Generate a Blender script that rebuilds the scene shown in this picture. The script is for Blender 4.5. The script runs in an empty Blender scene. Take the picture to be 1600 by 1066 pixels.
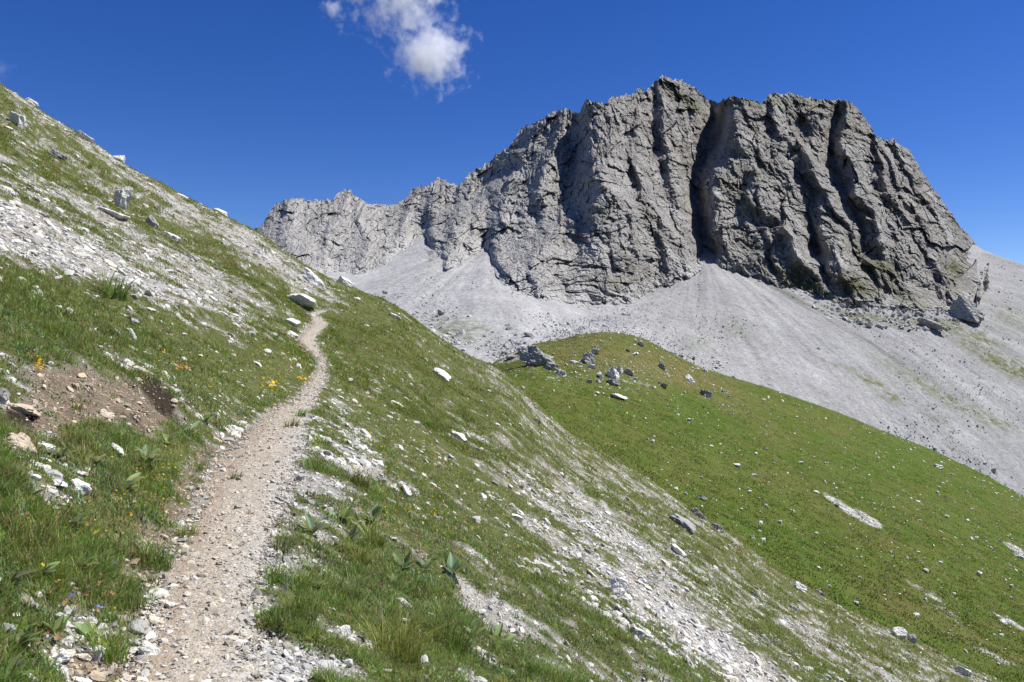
import bpy, math, random
import numpy as np

# ------------------------------------------------------------------ basics
S = bpy.context.scene
C = S.collection
F = 1208.0                       # focal length in photo pixels (1600 wide)
RNG = np.random.default_rng(7)
random.seed(7)
F32 = np.float32

def uv(px, py):
    return (np.asarray(px, float) - 800.0) / F, (533.0 - np.asarray(py, float)) / F

def sstep(a, b, x):
    t = np.clip((x - a) / (b - a), 0, 1)
    return t * t * (3 - 2 * t)

# ------------------------------------------------------------------ noise
def _hash(ix, iy, seed):
    h = (ix.astype(np.int64) * 374761393 + iy.astype(np.int64) * 668265263 + seed * 974634777) & 0xFFFFFFFF
    h = ((h ^ (h >> 13)) * 1274126177) & 0xFFFFFFFF
    h = ((h ^ (h >> 16)) * 2246822519) & 0xFFFFFFFF
    return ((h ^ (h >> 15)) & 0xFFFFFF) / float(0x1000000)

def perlin(x, y, seed=0):
    x = np.asarray(x, float); y = np.asarray(y, float)
    ix = np.floor(x); iy = np.floor(y)
    fx = x - ix; fy = y - iy
    ix = ix.astype(np.int64); iy = iy.astype(np.int64)
    ux = fx * fx * fx * (fx * (fx * 6 - 15) + 10); uy = fy * fy * fy * (fy * (fy * 6 - 15) + 10)
    def g(dx, dy):
        a = _hash(ix + dx, iy + dy, seed) * 6.2831853
        return np.cos(a) * (fx - dx) + np.sin(a) * (fy - dy)
    a = g(0, 0); b = g(1, 0); c = g(0, 1); d = g(1, 1)
    return 1.5 * ((a + (b - a) * ux) * (1 - uy) + (c + (d - c) * ux) * uy)

def fbm(x, y, seed=0, octv=4, gain=.5, lac=2.03):
    s = 0; a = 1.0; f = 1.0
    for i in range(octv):
        s = s + a * perlin(np.asarray(x) * f + 13.7 * i, np.asarray(y) * f - 7.1 * i, seed + i)
        a *= gain; f *= lac
    return s

def ridged(x, y, seed=0, octv=4, gain=.5):
    s = 0; a = 1.0; f = 1.0
    for i in range(octv):
        s = s + a * (1 - 2 * np.abs(perlin(np.asarray(x) * f + 5.3 * i, np.asarray(y) * f + 9.1 * i, seed + i)))
        a *= gain; f *= 2.1
    return s

def facets(x, y, seed=0, tilt=.8, step=.6):
    """blocky worley relief: every cell is a tilted plane with its own offset"""
    x = np.asarray(x, float); y = np.asarray(y, float)
    ix = np.floor(x).astype(np.int64); iy = np.floor(y).astype(np.int64)
    best = np.full(x.shape, 1e9); val = np.zeros(x.shape); second = np.full(x.shape, 1e9)
    for dx in (-1, 0, 1):
        for dy in (-1, 0, 1):
            cx = ix + dx; cy = iy + dy
            jx = cx + _hash(cx, cy, seed + 1); jy = cy + _hash(cx, cy, seed + 2)
            ddx = x - jx; ddy = y - jy
            d = ddx * ddx + ddy * ddy
            v = step * (_hash(cx, cy, seed + 3) - .5) + tilt * ((_hash(cx, cy, seed + 4) - .5) * ddx + (_hash(cx, cy, seed + 5) - .5) * ddy)
            m = d < best
            second = np.where(m, best, np.minimum(second, d))
            val = np.where(m, v, val); best = np.where(m, d, best)
    return val, np.sqrt(second) - np.sqrt(best)

# ------------------------------------------------------------------ mesh helpers
def mk_mesh(name, V, faces, attrs=None, smooth=True, mats=()):
    """V (n,3); faces a list of int arrays (m,3) or (m,4); attrs name -> (n,) or (n,3)"""
    me = bpy.data.meshes.new(name)
    if not isinstance(faces, (list, tuple)): faces = [faces]
    V = np.ascontiguousarray(V, F32)
    me.vertices.add(len(V)); me.vertices.foreach_set('co', V.ravel())
    loops = np.concatenate([f.ravel() for f in faces]).astype(np.int32)
    tot = np.concatenate([np.full(len(f), f.shape[1], np.int32) for f in faces])
    start = np.zeros(len(tot), np.int32); start[1:] = np.cumsum(tot)[:-1]
    me.loops.add(len(loops)); me.loops.foreach_set('vertex_index', loops)
    me.polygons.add(len(tot)); me.polygons.foreach_set('loop_start', start)
    try: me.polygons.foreach_set('loop_total', tot)
    except Exception: pass
    me.polygons.foreach_set('use_smooth', np.full(len(tot), smooth, bool))
    for k, a in (attrs or {}).items():
        a = np.asarray(a, F32)
        if a.ndim == 1:
            at = me.attributes.new(k, 'FLOAT', 'POINT'); at.data.foreach_set('value', a)
        else:
            at = me.attributes.new(k, 'FLOAT_COLOR', 'POINT')
            at.data.foreach_set('color', np.concatenate([a, np.ones((len(a), 1), F32)], 1).ravel())
    for m in mats: me.materials.append(m)
    me.update(calc_edges=True)
    return me

def link(name, me, parent=None, **props):
    o = bpy.data.objects.new(name, me); C.objects.link(o)
    if parent: o.parent = parent
    for k, v in props.items(): o[k] = v
    return o

def grid_faces(nr, nc, flip=False):
    i = np.arange(nr * nc).reshape(nr, nc)
    q = np.stack([i[:-1, :-1], i[:-1, 1:], i[1:, 1:], i[1:, :-1]], -1).reshape(-1, 4)
    return q[:, ::-1] if flip else q

# ------------------------------------------------------------------ materials
class NT:
    def __init__(s, name):
        s.m = bpy.data.materials.new(name); s.m.use_nodes = True
        s.t = s.m.node_tree; s.t.nodes.clear()
        s.out = s.n('ShaderNodeOutputMaterial')
        s.tc = s.n('ShaderNodeTexCoord').outputs['Object']
    def n(s, typ, **kw):
        nd = s.t.nodes.new(typ)
        for k, v in kw.items(): setattr(nd, k, v)
        return nd
    def l(s, a, b): s.t.links.new(a, b)
    def setin(s, nd, key, v):
        if hasattr(v, 'is_output') or isinstance(v, bpy.types.NodeSocket): s.l(v, nd.inputs[key])
        else: nd.inputs[key].default_value = v
    def attr(s, name, col=False):
        a = s.n('ShaderNodeAttribute', attribute_name=name)
        return a.outputs['Color' if col else 'Fac']
    def math(s, op, a, b=0.0, clamp=False):
        nd = s.n('ShaderNodeMath', operation=op, use_clamp=clamp)
        s.setin(nd, 0, a); s.setin(nd, 1, b); return nd.outputs[0]
    def noise(s, scale, detail=4, rough=.55, vec=None, lac=2.0, out='Fac', typ=None):
        nd = s.n('ShaderNodeTexNoise')
        if typ: nd.noise_type = typ
        s.setin(nd, 'Vector', vec if vec is not None else s.tc)
        nd.inputs['Scale'].default_value = scale; nd.inputs['Detail'].default_value = detail
        nd.inputs['Roughness'].default_value = rough; nd.inputs['Lacunarity'].default_value = lac
        return nd.outputs[out]
    def voro(s, scale, feature='F1', out='Distance', vec=None, rand=1.0):
        nd = s.n('ShaderNodeTexVoronoi', feature=feature)
        s.setin(nd, 'Vector', vec if vec is not None else s.tc)
        nd.inputs['Scale'].default_value = scale; nd.inputs['Randomness'].default_value = rand
        return nd.outputs[out]
    def mapv(s, scale=(1, 1, 1), rot=(0, 0, 0), vec=None):
        nd = s.n('ShaderNodeMapping'); s.setin(nd, 'Vector', vec if vec is not None else s.tc)
        nd.inputs['Scale'].default_value = scale; nd.inputs['Rotation'].default_value = rot
        return nd.outputs[0]
    def ramp(s, fac, stops, interp='LINEAR'):
        nd = s.n('ShaderNodeValToRGB'); nd.color_ramp.interpolation = interp
        e = nd.color_ramp.elements
        while len(e) < len(stops): e.new(.5)
        for el, (p, c) in zip(e, stops):
            el.position = p; el.color = (c if len(c) == 4 else (*c, 1)) if hasattr(c, '__len__') else (c, c, c, 1)
        s.setin(nd, 0, fac); return nd.outputs[0]
    def mix(s, fac, a, b, typ='MIX'):
        nd = s.n('ShaderNodeMix', data_type='RGBA', blend_type=typ)
        s.setin(nd, 0, fac)
        for k, v in ((6, a), (7, b)):
            if isinstance(v, tuple): v = (*v, 1) if len(v) == 3 else v
            s.setin(nd, k, v)
        return nd.outputs[2]
    def bump(s, h, strength=.5, dist=.02, normal=None):
        nd = s.n('ShaderNodeBump'); s.setin(nd, 'Height', h)
        nd.inputs['Strength'].default_value = strength; nd.inputs['Distance'].default_value = dist
        if normal is not None: s.l(normal, nd.inputs['Normal'])
        return nd.outputs[0]
    def principled(s, col, rough=.9, normal=None, spec=.25):
        p = s.n('ShaderNodeBsdfPrincipled')
        s.setin(p, 'Base Color', (*col, 1) if isinstance(col, tuple) else col)
        s.setin(p, 'Roughness', rough); p.inputs['Specular IOR Level'].default_value = spec
        if normal is not None: s.l(normal, p.inputs['Normal'])
        s.l(p.outputs[0], s.out.inputs[0]); return p

def leafy_material(name, transl=.35, rough=.55, spec=.3):
    """thin foliage: colour from the 'col' attribute, part diffuse, part translucent"""
    t = NT(name); col = t.attr('col', True)
    p = t.principled(col, rough, None, spec)
    tr = t.n('ShaderNodeBsdfTranslucent')
    hs = t.n('ShaderNodeHueSaturation'); hs.inputs['Value'].default_value = 1.25; hs.inputs['Hue'].default_value = .485
    t.l(col, hs.inputs['Color']); t.l(hs.outputs[0], tr.inputs[0])
    mx = t.n('ShaderNodeMixShader'); mx.inputs[0].default_value = transl
    t.l(p.outputs[0], mx.inputs[1]); t.l(tr.outputs[0], mx.inputs[2]); t.l(mx.outputs[0], t.out.inputs[0])
    return t.m

def gravel_colour(t, sc, c_lo, c_mid, c_hi):
    vc = t.voro(sc, out='Color')
    sp = t.n('ShaderNodeSeparateColor'); t.l(vc, sp.inputs[0])
    return t.ramp(sp.outputs[0], [(0, c_lo), (.45, c_mid), (1, c_hi)])

# hillside
t = NT('hillside_ground')
g = t.attr('grass'); so = t.attr('soil')
gr1 = gravel_colour(t, 38, (.20, .195, .185), (.40, .39, .37), (.58, .57, .54))
gr2 = gravel_colour(t, 9, (.24, .235, .225), (.40, .39, .37), (.56, .55, .53))
gcol = t.mix(.5, gr1, gr2)
gr3 = gravel_colour(t, 2.6, (.20, .195, .19), (.40, .39, .375), (.58, .57, .55))
gcol = t.mix(.38, gcol, gr3)
gcol = t.mix(t.ramp(t.noise(4.5, 6, .75), [(.36, .75), (.50, 0)]), gcol, (.115, .105, .085))
gcol = t.mix(t.ramp(t.noise(1.1, 5), [(.35, 0), (.65, 1)]), gcol, t.mix(1.0, gcol, (.82, .76, .68), 'MULTIPLY'))
scol = t.mix(t.ramp(t.noise(7, 6, .7), [(.3, 0), (.7, 1)]), (.125, .094, .064), (.27, .215, .155))
peb = t.ramp(t.voro(55), [(.0, 1), (.22, 1), (.3, 0)])
scol = t.mix(t.math('MULTIPLY', peb, .55), scol, (.40, .36, .30))
ucol = t.mix(t.ramp(t.noise(3.2, 6, .65), [(.3, 0), (.7, 1)]), (.066, .092, .018), (.138, .148, .052))
ucol = t.mix(t.ramp(t.noise(14, 5, .7), [(.5, 0), (.72, 1)]), ucol, (.19, .16, .09))
col = t.mix(g, gcol, ucol); col = t.mix(so, col, scol)
col = t.mix(t.attr('hollow_shade'), col, t.mix(t.noise(12, 6, .7), (.018, .013, .009), (.065, .048, .032)))  # shade of the bank hollows, painted in as near-black ground colour
h = t.math('ADD', t.math('MULTIPLY', t.voro(38), -.7), t.math('MULTIPLY', t.noise(16, 6, .7), 1.2))
h2 = t.math('ADD', t.math('MULTIPLY', t.voro(4.5), -1.0), t.math('MULTIPLY', t.noise(5, 6, .75), 1.6))
t.principled(col, .95, t.bump(h, .8, .03, t.bump(h2, .8, .09)), .15)
M_hill = t.m

# trodden path
t = NT('path_gravel')
e = t.attr('edge'); d = t.attr('dust')
g1 = gravel_colour(t, 60, (.17, .148, .115), (.335, .29, .23), (.55, .495, .415))
g2 = gravel_colour(t, 26, (.21, .185, .15), (.35, .31, .255), (.50, .46, .40))
col = t.mix(.45, g1, g2)
dirt = t.mix(t.noise(9, 5, .7), (.20, .150, .108), (.34, .275, .21))
col = t.mix(t.ramp(t.math('ADD', t.math('MULTIPLY', e, .75), t.math('MULTIPLY', t.noise(3.0, 6, .65), .6)), [(.34, 0), (.72, .9)]), col, dirt)
grey = t.mix(.5, gravel_colour(t, 48, (.20, .195, .185), (.38, .37, .35), (.58, .565, .54)), (.36, .345, .32))
col = t.mix(d, col, grey)
h = t.math('ADD', t.math('MULTIPLY', t.voro(60), -.8), t.math('MULTIPLY', t.noise(30, 6, .7), 1.0))
t.principled(col, .95, t.bump(h, .9, .016), .15)
M_path = t.m

# meadow
t = NT('meadow_grass')
b = t.attr('bare')
st = t.mapv((.25, 1.0, 1.0), (0, 0, .1))
c1 = t.mix(t.ramp(t.noise(.10, 6, .6), [(.35, 0), (.65, 1)]), (.052, .096, .010), (.082, .114, .018))
c1 = t.mix(t.ramp(t.noise(.55, 6, .7, vec=st), [(.42, 0), (.70, 1)]), c1, (.115, .105, .032))
c1 = t.mix(t.ramp(t.noise(2.2, 6, .75), [(.36, .45), (.55, 0)]), c1, (.055, .076, .014))
c1 = t.mix(t.ramp(t.noise(.05, 4, .6), [(.45, 0), (.7, .6)]), c1, (.050, .108, .010))
peb = t.ramp(t.voro(.9), [(.0, 1), (.055, 1), (.075, 0)])
c1 = t.mix(t.math('MULTIPLY', peb, .8), c1, (.46, .45, .42))
c1 = t.mix(t.math('MULTIPLY', t.attr('olive'), t.ramp(t.noise(.45, 6, .7), [(.35, .25), (.62, 1)])), c1, (.150, .122, .050))
bc = gravel_colour(t, 2.4, (.20, .20, .19), (.36, .355, .34), (.5, .49, .48))
col = t.mix(b, c1, bc)
h = t.math('ADD', t.noise(1.6, 8, .75), t.math('MULTIPLY', t.noise(.5, 4, .6), 1.5))
t.principled(col, .95, t.bump(h, .8, .35), .1)
M_meadow = t.m

# scree
t = NT('scree_rubble')
g = t.attr('grass'); tone = t.attr('tone')
s1 = gravel_colour(t, 1.6, (.27, .27, .272), (.36, .36, .362), (.45, .45, .447))
s2 = gravel_colour(t, 3.6, (.24, .24, .242), (.36, .36, .362), (.50, .50, .495))
col = t.mix(.5, s1, s2)
col = t.mix(1.0, col, t.ramp(t.noise(.09, 7, .65), [(.3, .84), (.7, 1.08)]), 'MULTIPLY')
tn = t.n('ShaderNodeCombineColor')
for i in range(3): t.l(tone, tn.inputs[i])
col = t.mix(1.0, col, tn.outputs[0], 'MULTIPLY')
gc = t.mix(t.noise(.7, 6, .7), (.05, .08, .015), (.15, .14, .06))
gm = t.math('MULTIPLY', g, t.ramp(t.noise(.5, 6, .75), [(.40, 0), (.58, 1)]))
col = t.mix(gm, col, gc)
h = t.math('ADD', t.math('MULTIPLY', t.voro(1.1), -.6), t.noise(.8, 8, .75))
t.principled(col, .95, t.bump(h, .45, .30), .1)
M_scree = t.m

# mountain rock
t = NT('mountain_limestone')
g = t.attr('grass'); crack = t.attr('crack'); pale = t.attr('pale')
dv = t.mapv((1, 1, .35), (0, .6, 0))
c = t.ramp(t.noise(.11, 8, .62, vec=dv), [(.28, (.160, .154, .142)), (.5, (.275, .266, .250)), (.70, (.410, .400, .382))])
c = t.mix(t.ramp(t.noise(.045, 5, .6), [(.5, 0), (.75, .45)]), c, (.265, .222, .172))
c = t.mix(pale, c, t.mix(t.noise(.35, 6, .7), (.32, .318, .31), (.56, .555, .54)))
c = t.mix(t.ramp(t.noise(.9, 7, .75, vec=dv), [(.36, .55), (.52, 0)]), c, (.14, .134, .124))
gc = t.mix(t.noise(.9, 6, .7), (.055, .070, .018), (.150, .135, .055))
gm = t.math('MULTIPLY', g, t.ramp(t.noise(.55, 7, .75), [(.34, 0), (.50, 1)]))
c = t.mix(gm, c, gc)
h = t.math('ADD', t.math('MULTIPLY', t.noise(.7, 9, .72, vec=dv), .7), t.math('MULTIPLY', t.voro(.55, vec=dv), .7))
h = t.math('ADD', h, t.math('MULTIPLY', t.voro(1.5), .45))
t.principled(c, .92, t.bump(h, 1.0, 1.3), .15)
M_mount = t.m

# loose stones (colour per stone) and single rocks
t = NT('loose_stone')
col = t.mix(1.0, t.attr('col', True), t.ramp(t.noise(40, 5, .7), [(.3, .78), (.7, 1.1)]), 'MULTIPLY')
t.principled(col, .9, None, .2)
M_stone = t.m

def rock_material(name, lo, mid, hi, stain, scale=1.0):
    t = NT(name)
    c = t.ramp(t.noise(3.0 * scale, 8, .65), [(.28, lo), (.5, mid), (.72, hi)])
    c = t.mix(t.ramp(t.noise(1.3 * scale, 6, .7), [(.52, 0), (.70, .8)]), c, stain)
    c = t.mix(t.ramp(t.noise(11 * scale, 6, .75), [(.34, .6), (.46, 0)]), c, (lo[0] * .55, lo[1] * .55, lo[2] * .55))
    h = t.math('ADD', t.noise(5 * scale, 9, .7), t.math('MULTIPLY', t.voro(6 * scale), .4))
    t.principled(c, .9, t.bump(h, .8, .07 / scale), .2)
    return t.m
M_rock = {
    'pale': rock_material('pale_limestone', (.36, .35, .33), (.56, .55, .52), (.72, .71, .68), (.44, .40, .33)),
    'white': rock_material('white_limestone', (.50, .49, .47), (.68, .67, .64), (.80, .79, .77), (.6, .57, .51)),
    'grey': rock_material('grey_limestone', (.17, .17, .165), (.29, .285, .275), (.42, .415, .40), (.24, .22, .18)),
    'tan': rock_material('tan_limestone', (.28, .22, .155), (.46, .39, .30), (.64, .57, .47), (.34, .25, .16)),
    'knoll': rock_material('weathered_knoll_rock', (.15, .148, .142), (.30, .295, .285), (.46, .455, .44), (.24, .22, .17), .35),
    'knollpale': rock_material('pale_knoll_rock', (.42, .415, .40), (.60, .59, .57), (.76, .75, .72), (.36, .34, .30), .35),
}
M_grass = leafy_material('grass_blades', .35)
M_leaf = leafy_material('broad_leaves', .34, .5, .35)
M_petal = leafy_material('flower_petals', .30, .6, .2)

# ------------------------------------------------------------------ foreground hillside
_PY = [(-12, .3, -2.6), (-4, -.1, -1.9), (0, -.65, -1.62), (3.6, -1.47, -1.60), (5.4, -2.10, -1.62), (7.2, -2.56, -1.58), (10, -3.24, -1.52),
       (14.4, -4.17, -1.36), (17, -4.50, -1.17), (19.5, -4.84, -.90), (22.5, -5.50, -.60), (26, -6.95, -.02), (29, -7.2, .54),
       (33, -8.45, 1.03), (37, -7.8, 1.8), (42, -7.4, 2.1), (50, -7, 2.2), (90, -6, 2.2)]
_a = np.array(_PY)
_ty = np.arange(-12, 90, .1)
_k = np.exp(-np.linspace(-2.5, 2.5, 21) ** 2); _k /= _k.sum()
def _smooth(v): return np.convolve(np.pad(v, 10, mode='edge'), _k, 'valid')
_tx = _smooth(np.interp(_ty, _a[:, 0], _a[:, 1])); _tz = _smooth(np.interp(_ty, _a[:, 0], _a[:, 2]))
def path_x(Y): return np.interp(Y, _ty, _tx)
def path_z(Y): return np.interp(Y, _ty, _tz)
def path_w(Y): return np.interp(Y, [-5, 3.6, 5.4, 7.2, 10, 14, 17, 20, 23, 26, 29, 33, 37], [.30, .30, .34, .44, .56, .46, .26, .20, .20, .30, .36, .30, .05])

SIL = np.array([(-700, -330), (-300, -60), (0, 131), (50, 165), (100, 197), (150, 226), (200, 262), (250, 287), (300, 314), (350, 338), (405, 365), (450, 398), (500, 430),
                (560, 455), (590, 467), (620, 478), (650, 502), (700, 540), (740, 562), (780, 576), (840, 632), (897, 683), (960, 718), (1014, 750),
                (1070, 790), (1131, 828), (1187, 871), (1258, 918), (1320, 952), (1389, 984), (1470, 1022), (1553, 1060), (1700, 1140), (2200, 1410)], float)
_su, _sv = uv(SIL[:, 0], SIL[:, 1])
YE = 38.0
_cu = np.linspace(-1.3, 1.2, 251); _cv = np.zeros_like(_cu)

def hill_base(x, Y):
    d = x - path_x(Y); w = path_w(Y)
    r = 8.0
    soft = lambda q: np.logaddexp(0, q * r) / r
    left = .60 * soft(-d - w - .1) + .28 * sstep(0.05, .9, -d - w) * np.interp(Y, [2, 5, 9, 16, 22], [.35, .9, 1.0, .4, .1])
    right = -.605 * soft(d - w - .05)
    z = path_z(Y) + left + right - .03 * np.clip(d, -1, 1)
    z = z - .028 * np.maximum(0, Y - YE) ** 2 / (1 + .03 * np.maximum(0, Y - YE))
    u = x / np.maximum(Y, .5)
    z = z + np.interp(u, _cu, _cv) * np.maximum(Y, 0) * sstep(14, 34, Y)
    return z

for _it in range(4):
    _yy = np.linspace(20, 60, 160)
    _U, _Y = np.meshgrid(_cu, _yy)
    _sil = (hill_base(_U * _Y, _Y) / _Y).max(0)
    _cv = _cv + (np.interp(_cu, _su, _sv) - _sil)
    _cv = np.convolve(np.pad(_cv, 2, mode='edge'), [.1, .2, .4, .2, .1], 'valid')

def gauss(px, py, spots):
    """sum of rotated gaussian spots in photo pixels (cx, cy, r_along, r_across, angle, amp)"""
    s = 0
    for cx, cy, rl, rw, ang, amp in spots:
        a = math.radians(ang); ca, sa = math.cos(a), math.sin(a)
        dx = px - cx; dy = py - cy
        s = s + amp * np.exp(-((dx * ca + dy * sa) / rl) ** 2 - ((-dx * sa + dy * ca) / rw) ** 2)
    return s

def proj(x, Y, z):
    Yc = np.maximum(Y, .6)
    return 800 + F * x / Yc, 533 - F * z / Yc

GRASS_SPOTS = [  # + grassy, - bare gravel
    (90, 500, 160, 60, 22, .55), (330, 560, 150, 45, 32, .45), (440, 600, 60, 45, 20, .6), (230, 760, 100, 75, -35, .55), (120, 850, 160, 110, 0, .40),
    (150, 250, 260, 60, 30, .22), (210, 275, 260, 9, 34, -.45), (120, 320, 200, 12, 28, -.25), (330, 370, 130, 30, 30, .25), (560, 520, 110, 60, 28, .55), (700, 600, 130, 45, 33, .35), (640, 680, 140, 50, 35, .35),
    (640, 960, 110, 110, 40, .50), (730, 760, 110, 70, 35, .25), (430, 500, 60, 40, 20, .25), (800, 890, 90, 60, 40, .2), (1020, 720, 260, 14, 36, .35), (900, 640, 150, 20, 36, .3),
    (160, 410, 280, 34, 24, -.33), (380, 470, 190, 28, 30, -.30), (30, 370, 120, 40, 20, -.5), (420, 400, 170, 16, 33, -.45), (260, 330, 260, 10, 29, -.35),
    (550, 725, 55, 40, 40, -.40), (500, 840, 50, 70, 5, -.50), (1000, 930, 330, 16, 33, -.30), (1130, 1020, 140, 20, 38, -.85), (820, 760, 180, 16, 35, -.35), (760, 960, 60, 40, 30, -.6),
    (960, 830, 200, 18, 36, -.4), (1300, 1010, 200, 14, 30, -.2), (1250, 940, 260, 16, 32, .25), (480, 960, 60, 60, 0, .22), (90, 740, 80, 30, 10, -.35), (60, 790, 70, 25, 5, -.35), (170, 430, 90, 25, 20, -.2), (470, 1040, 70, 60, 0, -.45),
]
SOIL_SPOTS = [(120, 618, 84, 42, 12, 1.05), (60, 650, 55, 32, 0, .65), (225, 640, 50, 42, 30, 1.0), (170, 560, 60, 14, 25, .4), (655, 870, 26, 12, 30, .8), (530, 735, 30, 18, 0, .4), (120, 710, 40, 12, 0, .5), (480, 640, 20, 10, 0, .3)]

def cover(x, Y, z):
    px, py = proj(x, Y, z)
    ok = (Y > .7)
    n = .30 * fbm(x * .42 + 3, Y * 1.15, 11, 3, .55) + .40 * fbm(x * 1.5, Y * 3.0, 12, 4, .62) + .20 * fbm(x * 5, Y * 8, 15, 2)
    gr = .61 - .045 * sstep(10, 16, Y) + n + .14 * fbm(x * 3.5, Y * 7, 19, 2) * sstep(8, 14, Y) + .22 * fbm(x * .30 + 7, Y * 3.4, 18, 3, .6) * sstep(-2, 3, x - path_x(Y)) + np.where(ok, gauss(px, py, GRASS_SPOTS), 0) - .12 * sstep(16, 30, Y) * 0
    soil = np.where(ok, gauss(px, py, SOIL_SPOTS), 0)
    dl = -(x - path_x(Y)) - path_w(Y)
    soil = soil + .62 * sstep(.42, .12, dl) * sstep(-.4, -.1, dl) * sstep(15, 11, Y)
    soil = sstep(.40, .62, soil + .35 * fbm(x * 2.1, Y * 2.1, 31, 3))
    d = np.abs(x - path_x(Y)) - path_w(Y)
    gr = gr - .8 * sstep(36, 33, Y) * sstep(.10, -.10, d + .12 * fbm(x * 3, Y * 3, 17, 3))
    g = sstep(.38, .64, gr) * (1 - .95 * soil)
    return g, soil

_DENT = None
def hill_z(x, Y, rough=True):
    z = hill_base(x, Y)
    d = np.abs(x - path_x(Y)) - path_w(Y)
    off = sstep(-.1, 1.2, d) * (1 - .6 * sstep(33, 42, Y))
    z = z + off * (.16 * fbm(x * .30, Y * .34, 3, 3) + .07 * fbm(x * 1.0, Y * 1.1, 4, 3))
    if rough:
        z = z + (.25 + .75 * off) * (.020 * fbm(x * 4.2, Y * 4.2, 5, 3) ) + .008 * fbm(x * 15, Y * 15, 6, 2)
        fv, fe = facets(x * 1.5, Y * 2.6, 40, .8, .5)
        z = z + .05 * off * fv * sstep(6, 14, Y)
    if _DENT is not None:
        for (cx, cy, rx, ry, dep) in _DENT:
            q = ((x - cx) / rx) ** 2 + ((Y - cy) / ry) ** 2
            z = z - dep * np.exp(-q * q)
    return z

def p2g(px, py, fn=None, y0=1.2, y1=75, n=1400):
    """photo pixel -> point on a terrain function"""
    fn = fn or hill_z
    u, v = uv(px, py); u = np.atleast_1d(u); v = np.atleast_1d(v)
    ys = np.geomspace(y0, y1, n)
    res = np.zeros((len(u), 3)); hit = np.zeros(len(u), bool)
    for i in range(len(u)):
        zz = fn(u[i] * ys, ys)
        k = np.nonzero(zz >= v[i] * ys)[0]
        k = k[k > 0]
        if len(k):
            j = k[0]; a = zz[j - 1] - v[i] * ys[j - 1]; b = zz[j] - v[i] * ys[j]
            yy = ys[j - 1] + (ys[j] - ys[j - 1]) * (-a / (b - a + 1e-12)); hit[i] = True
        else:
            q = zz / ys - v[i]; j = int(np.argmax(q)); yy = ys[j]
        res[i] = (u[i] * yy, yy, 0)
    res[:, 2] = fn(res[:, 0], res[:, 1])
    return res, hit

_pp, _ = p2g([248, 215, 25, 205], [634, 606, 655, 655])
_DENT = [(_pp[0][0], _pp[0][1], .30, .26, .55), (_pp[1][0], _pp[1][1], .22, .14, .18), (_pp[2][0], _pp[2][1], .25, .18, .22), (_pp[3][0], _pp[3][1], .2, .12, .14)]

def build_hill():
    na, nr = 980, 820
    ang = np.radians(np.concatenate([np.linspace(-82, -37, 120, endpoint=False), np.linspace(-37, 37, na - 240, endpoint=False), np.linspace(37, 82, 120)]))
    r = np.geomspace(.5, 80, nr)
    A, R = np.meshgrid(ang, r)
    # rows at constant depth inside the view so the crest is crisp
    x = R * np.tan(np.clip(A, -1.25, 1.25)) * .0 + R * np.sin(A); Y = R * np.cos(A)
    z = hill_z(x, Y)
    g, s = cover(x, Y, z)
    pxx, pyy = proj(x, Y, z)
    hu = np.where(Y > 1, sstep(.35, .6, gauss(pxx, pyy, [(252, 622, 34, 15, 28, 1), (222, 594, 24, 9, 20, 1), (205, 655, 20, 10, 0, .8), (30, 652, 34, 9, 8, 1), (165, 520, 30, 7, 30, .8), (205, 505, 14, 8, 60, .7), (535, 738, 10, 6, 0, .9)]) + .3 * fbm(x * 5, Y * 5, 33, 3)), 0)  # mask for the painted shade in the hollows and under the turf edges
    z = z + .035 * g * (1 + .6 * fbm(x * 3, Y * 3, 21, 2)) * sstep(1.0, 3.0, R)
    V = np.stack([x, Y, z], -1).reshape(-1, 3)
    me = mk_mesh('hillside', V, grid_faces(nr, na, True), {'grass': g.ravel(), 'soil': s.ravel(), 'hollow_shade': hu.ravel()}, True, [M_hill])
    link('hillside', me, kind='structure')
build_hill()

def build_path():
    ns, nt = 900, 70
    Y0 = np.geomspace(1.0, 34.2, ns); tt = np.linspace(-1.35, 1.35, nt)
    YY, T = np.meshgrid(Y0, tt, indexing='ij')
    dxdy = np.gradient(path_x(Y0), Y0)[:, None]
    nx = 1 / np.sqrt(1 + dxdy ** 2); ny = -dxdy * nx
    W = path_w(YY) * sstep(34.2, 32.6, YY) * (1 + .10 * fbm(YY * .9, T * 0 + np.sign(T) * 3, 51, 3))
    x = path_x(YY) + T * W * nx; Y = YY + T * W * ny
    z = hill_z(x, Y)
    en = (.30 + .25 * sstep(14, 19, YY)) * fbm(x * 3.2, Y * 3.2, 52, 4, .6)
    e = sstep(1.02, .72, np.abs(T) + en)
    z = z - .05 + .065 * e + .006 * fbm(x * 9, Y * 9, 53, 3)
    V = np.stack([x, Y, z], -1).reshape(-1, 3)
    edge = np.clip(sstep(.15, 1.0, -T) + .15, 0, 1) * np.interp(YY, [0, 12, 18], [1, 1, .55])
    dust = sstep(.05, .95, T + .3 * fbm(x * 1.5, Y * 1.5, 55, 3)) * np.interp(YY, [3, 6, 12, 18, 22], [.5, .75, .95, .6, .35])
    me = mk_mesh('path', V, grid_faces(ns, nt, True), {'edge': edge.ravel(), 'dust': dust.ravel()}, True, [M_path])
    link('path', me, kind='structure')
build_path()

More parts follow.
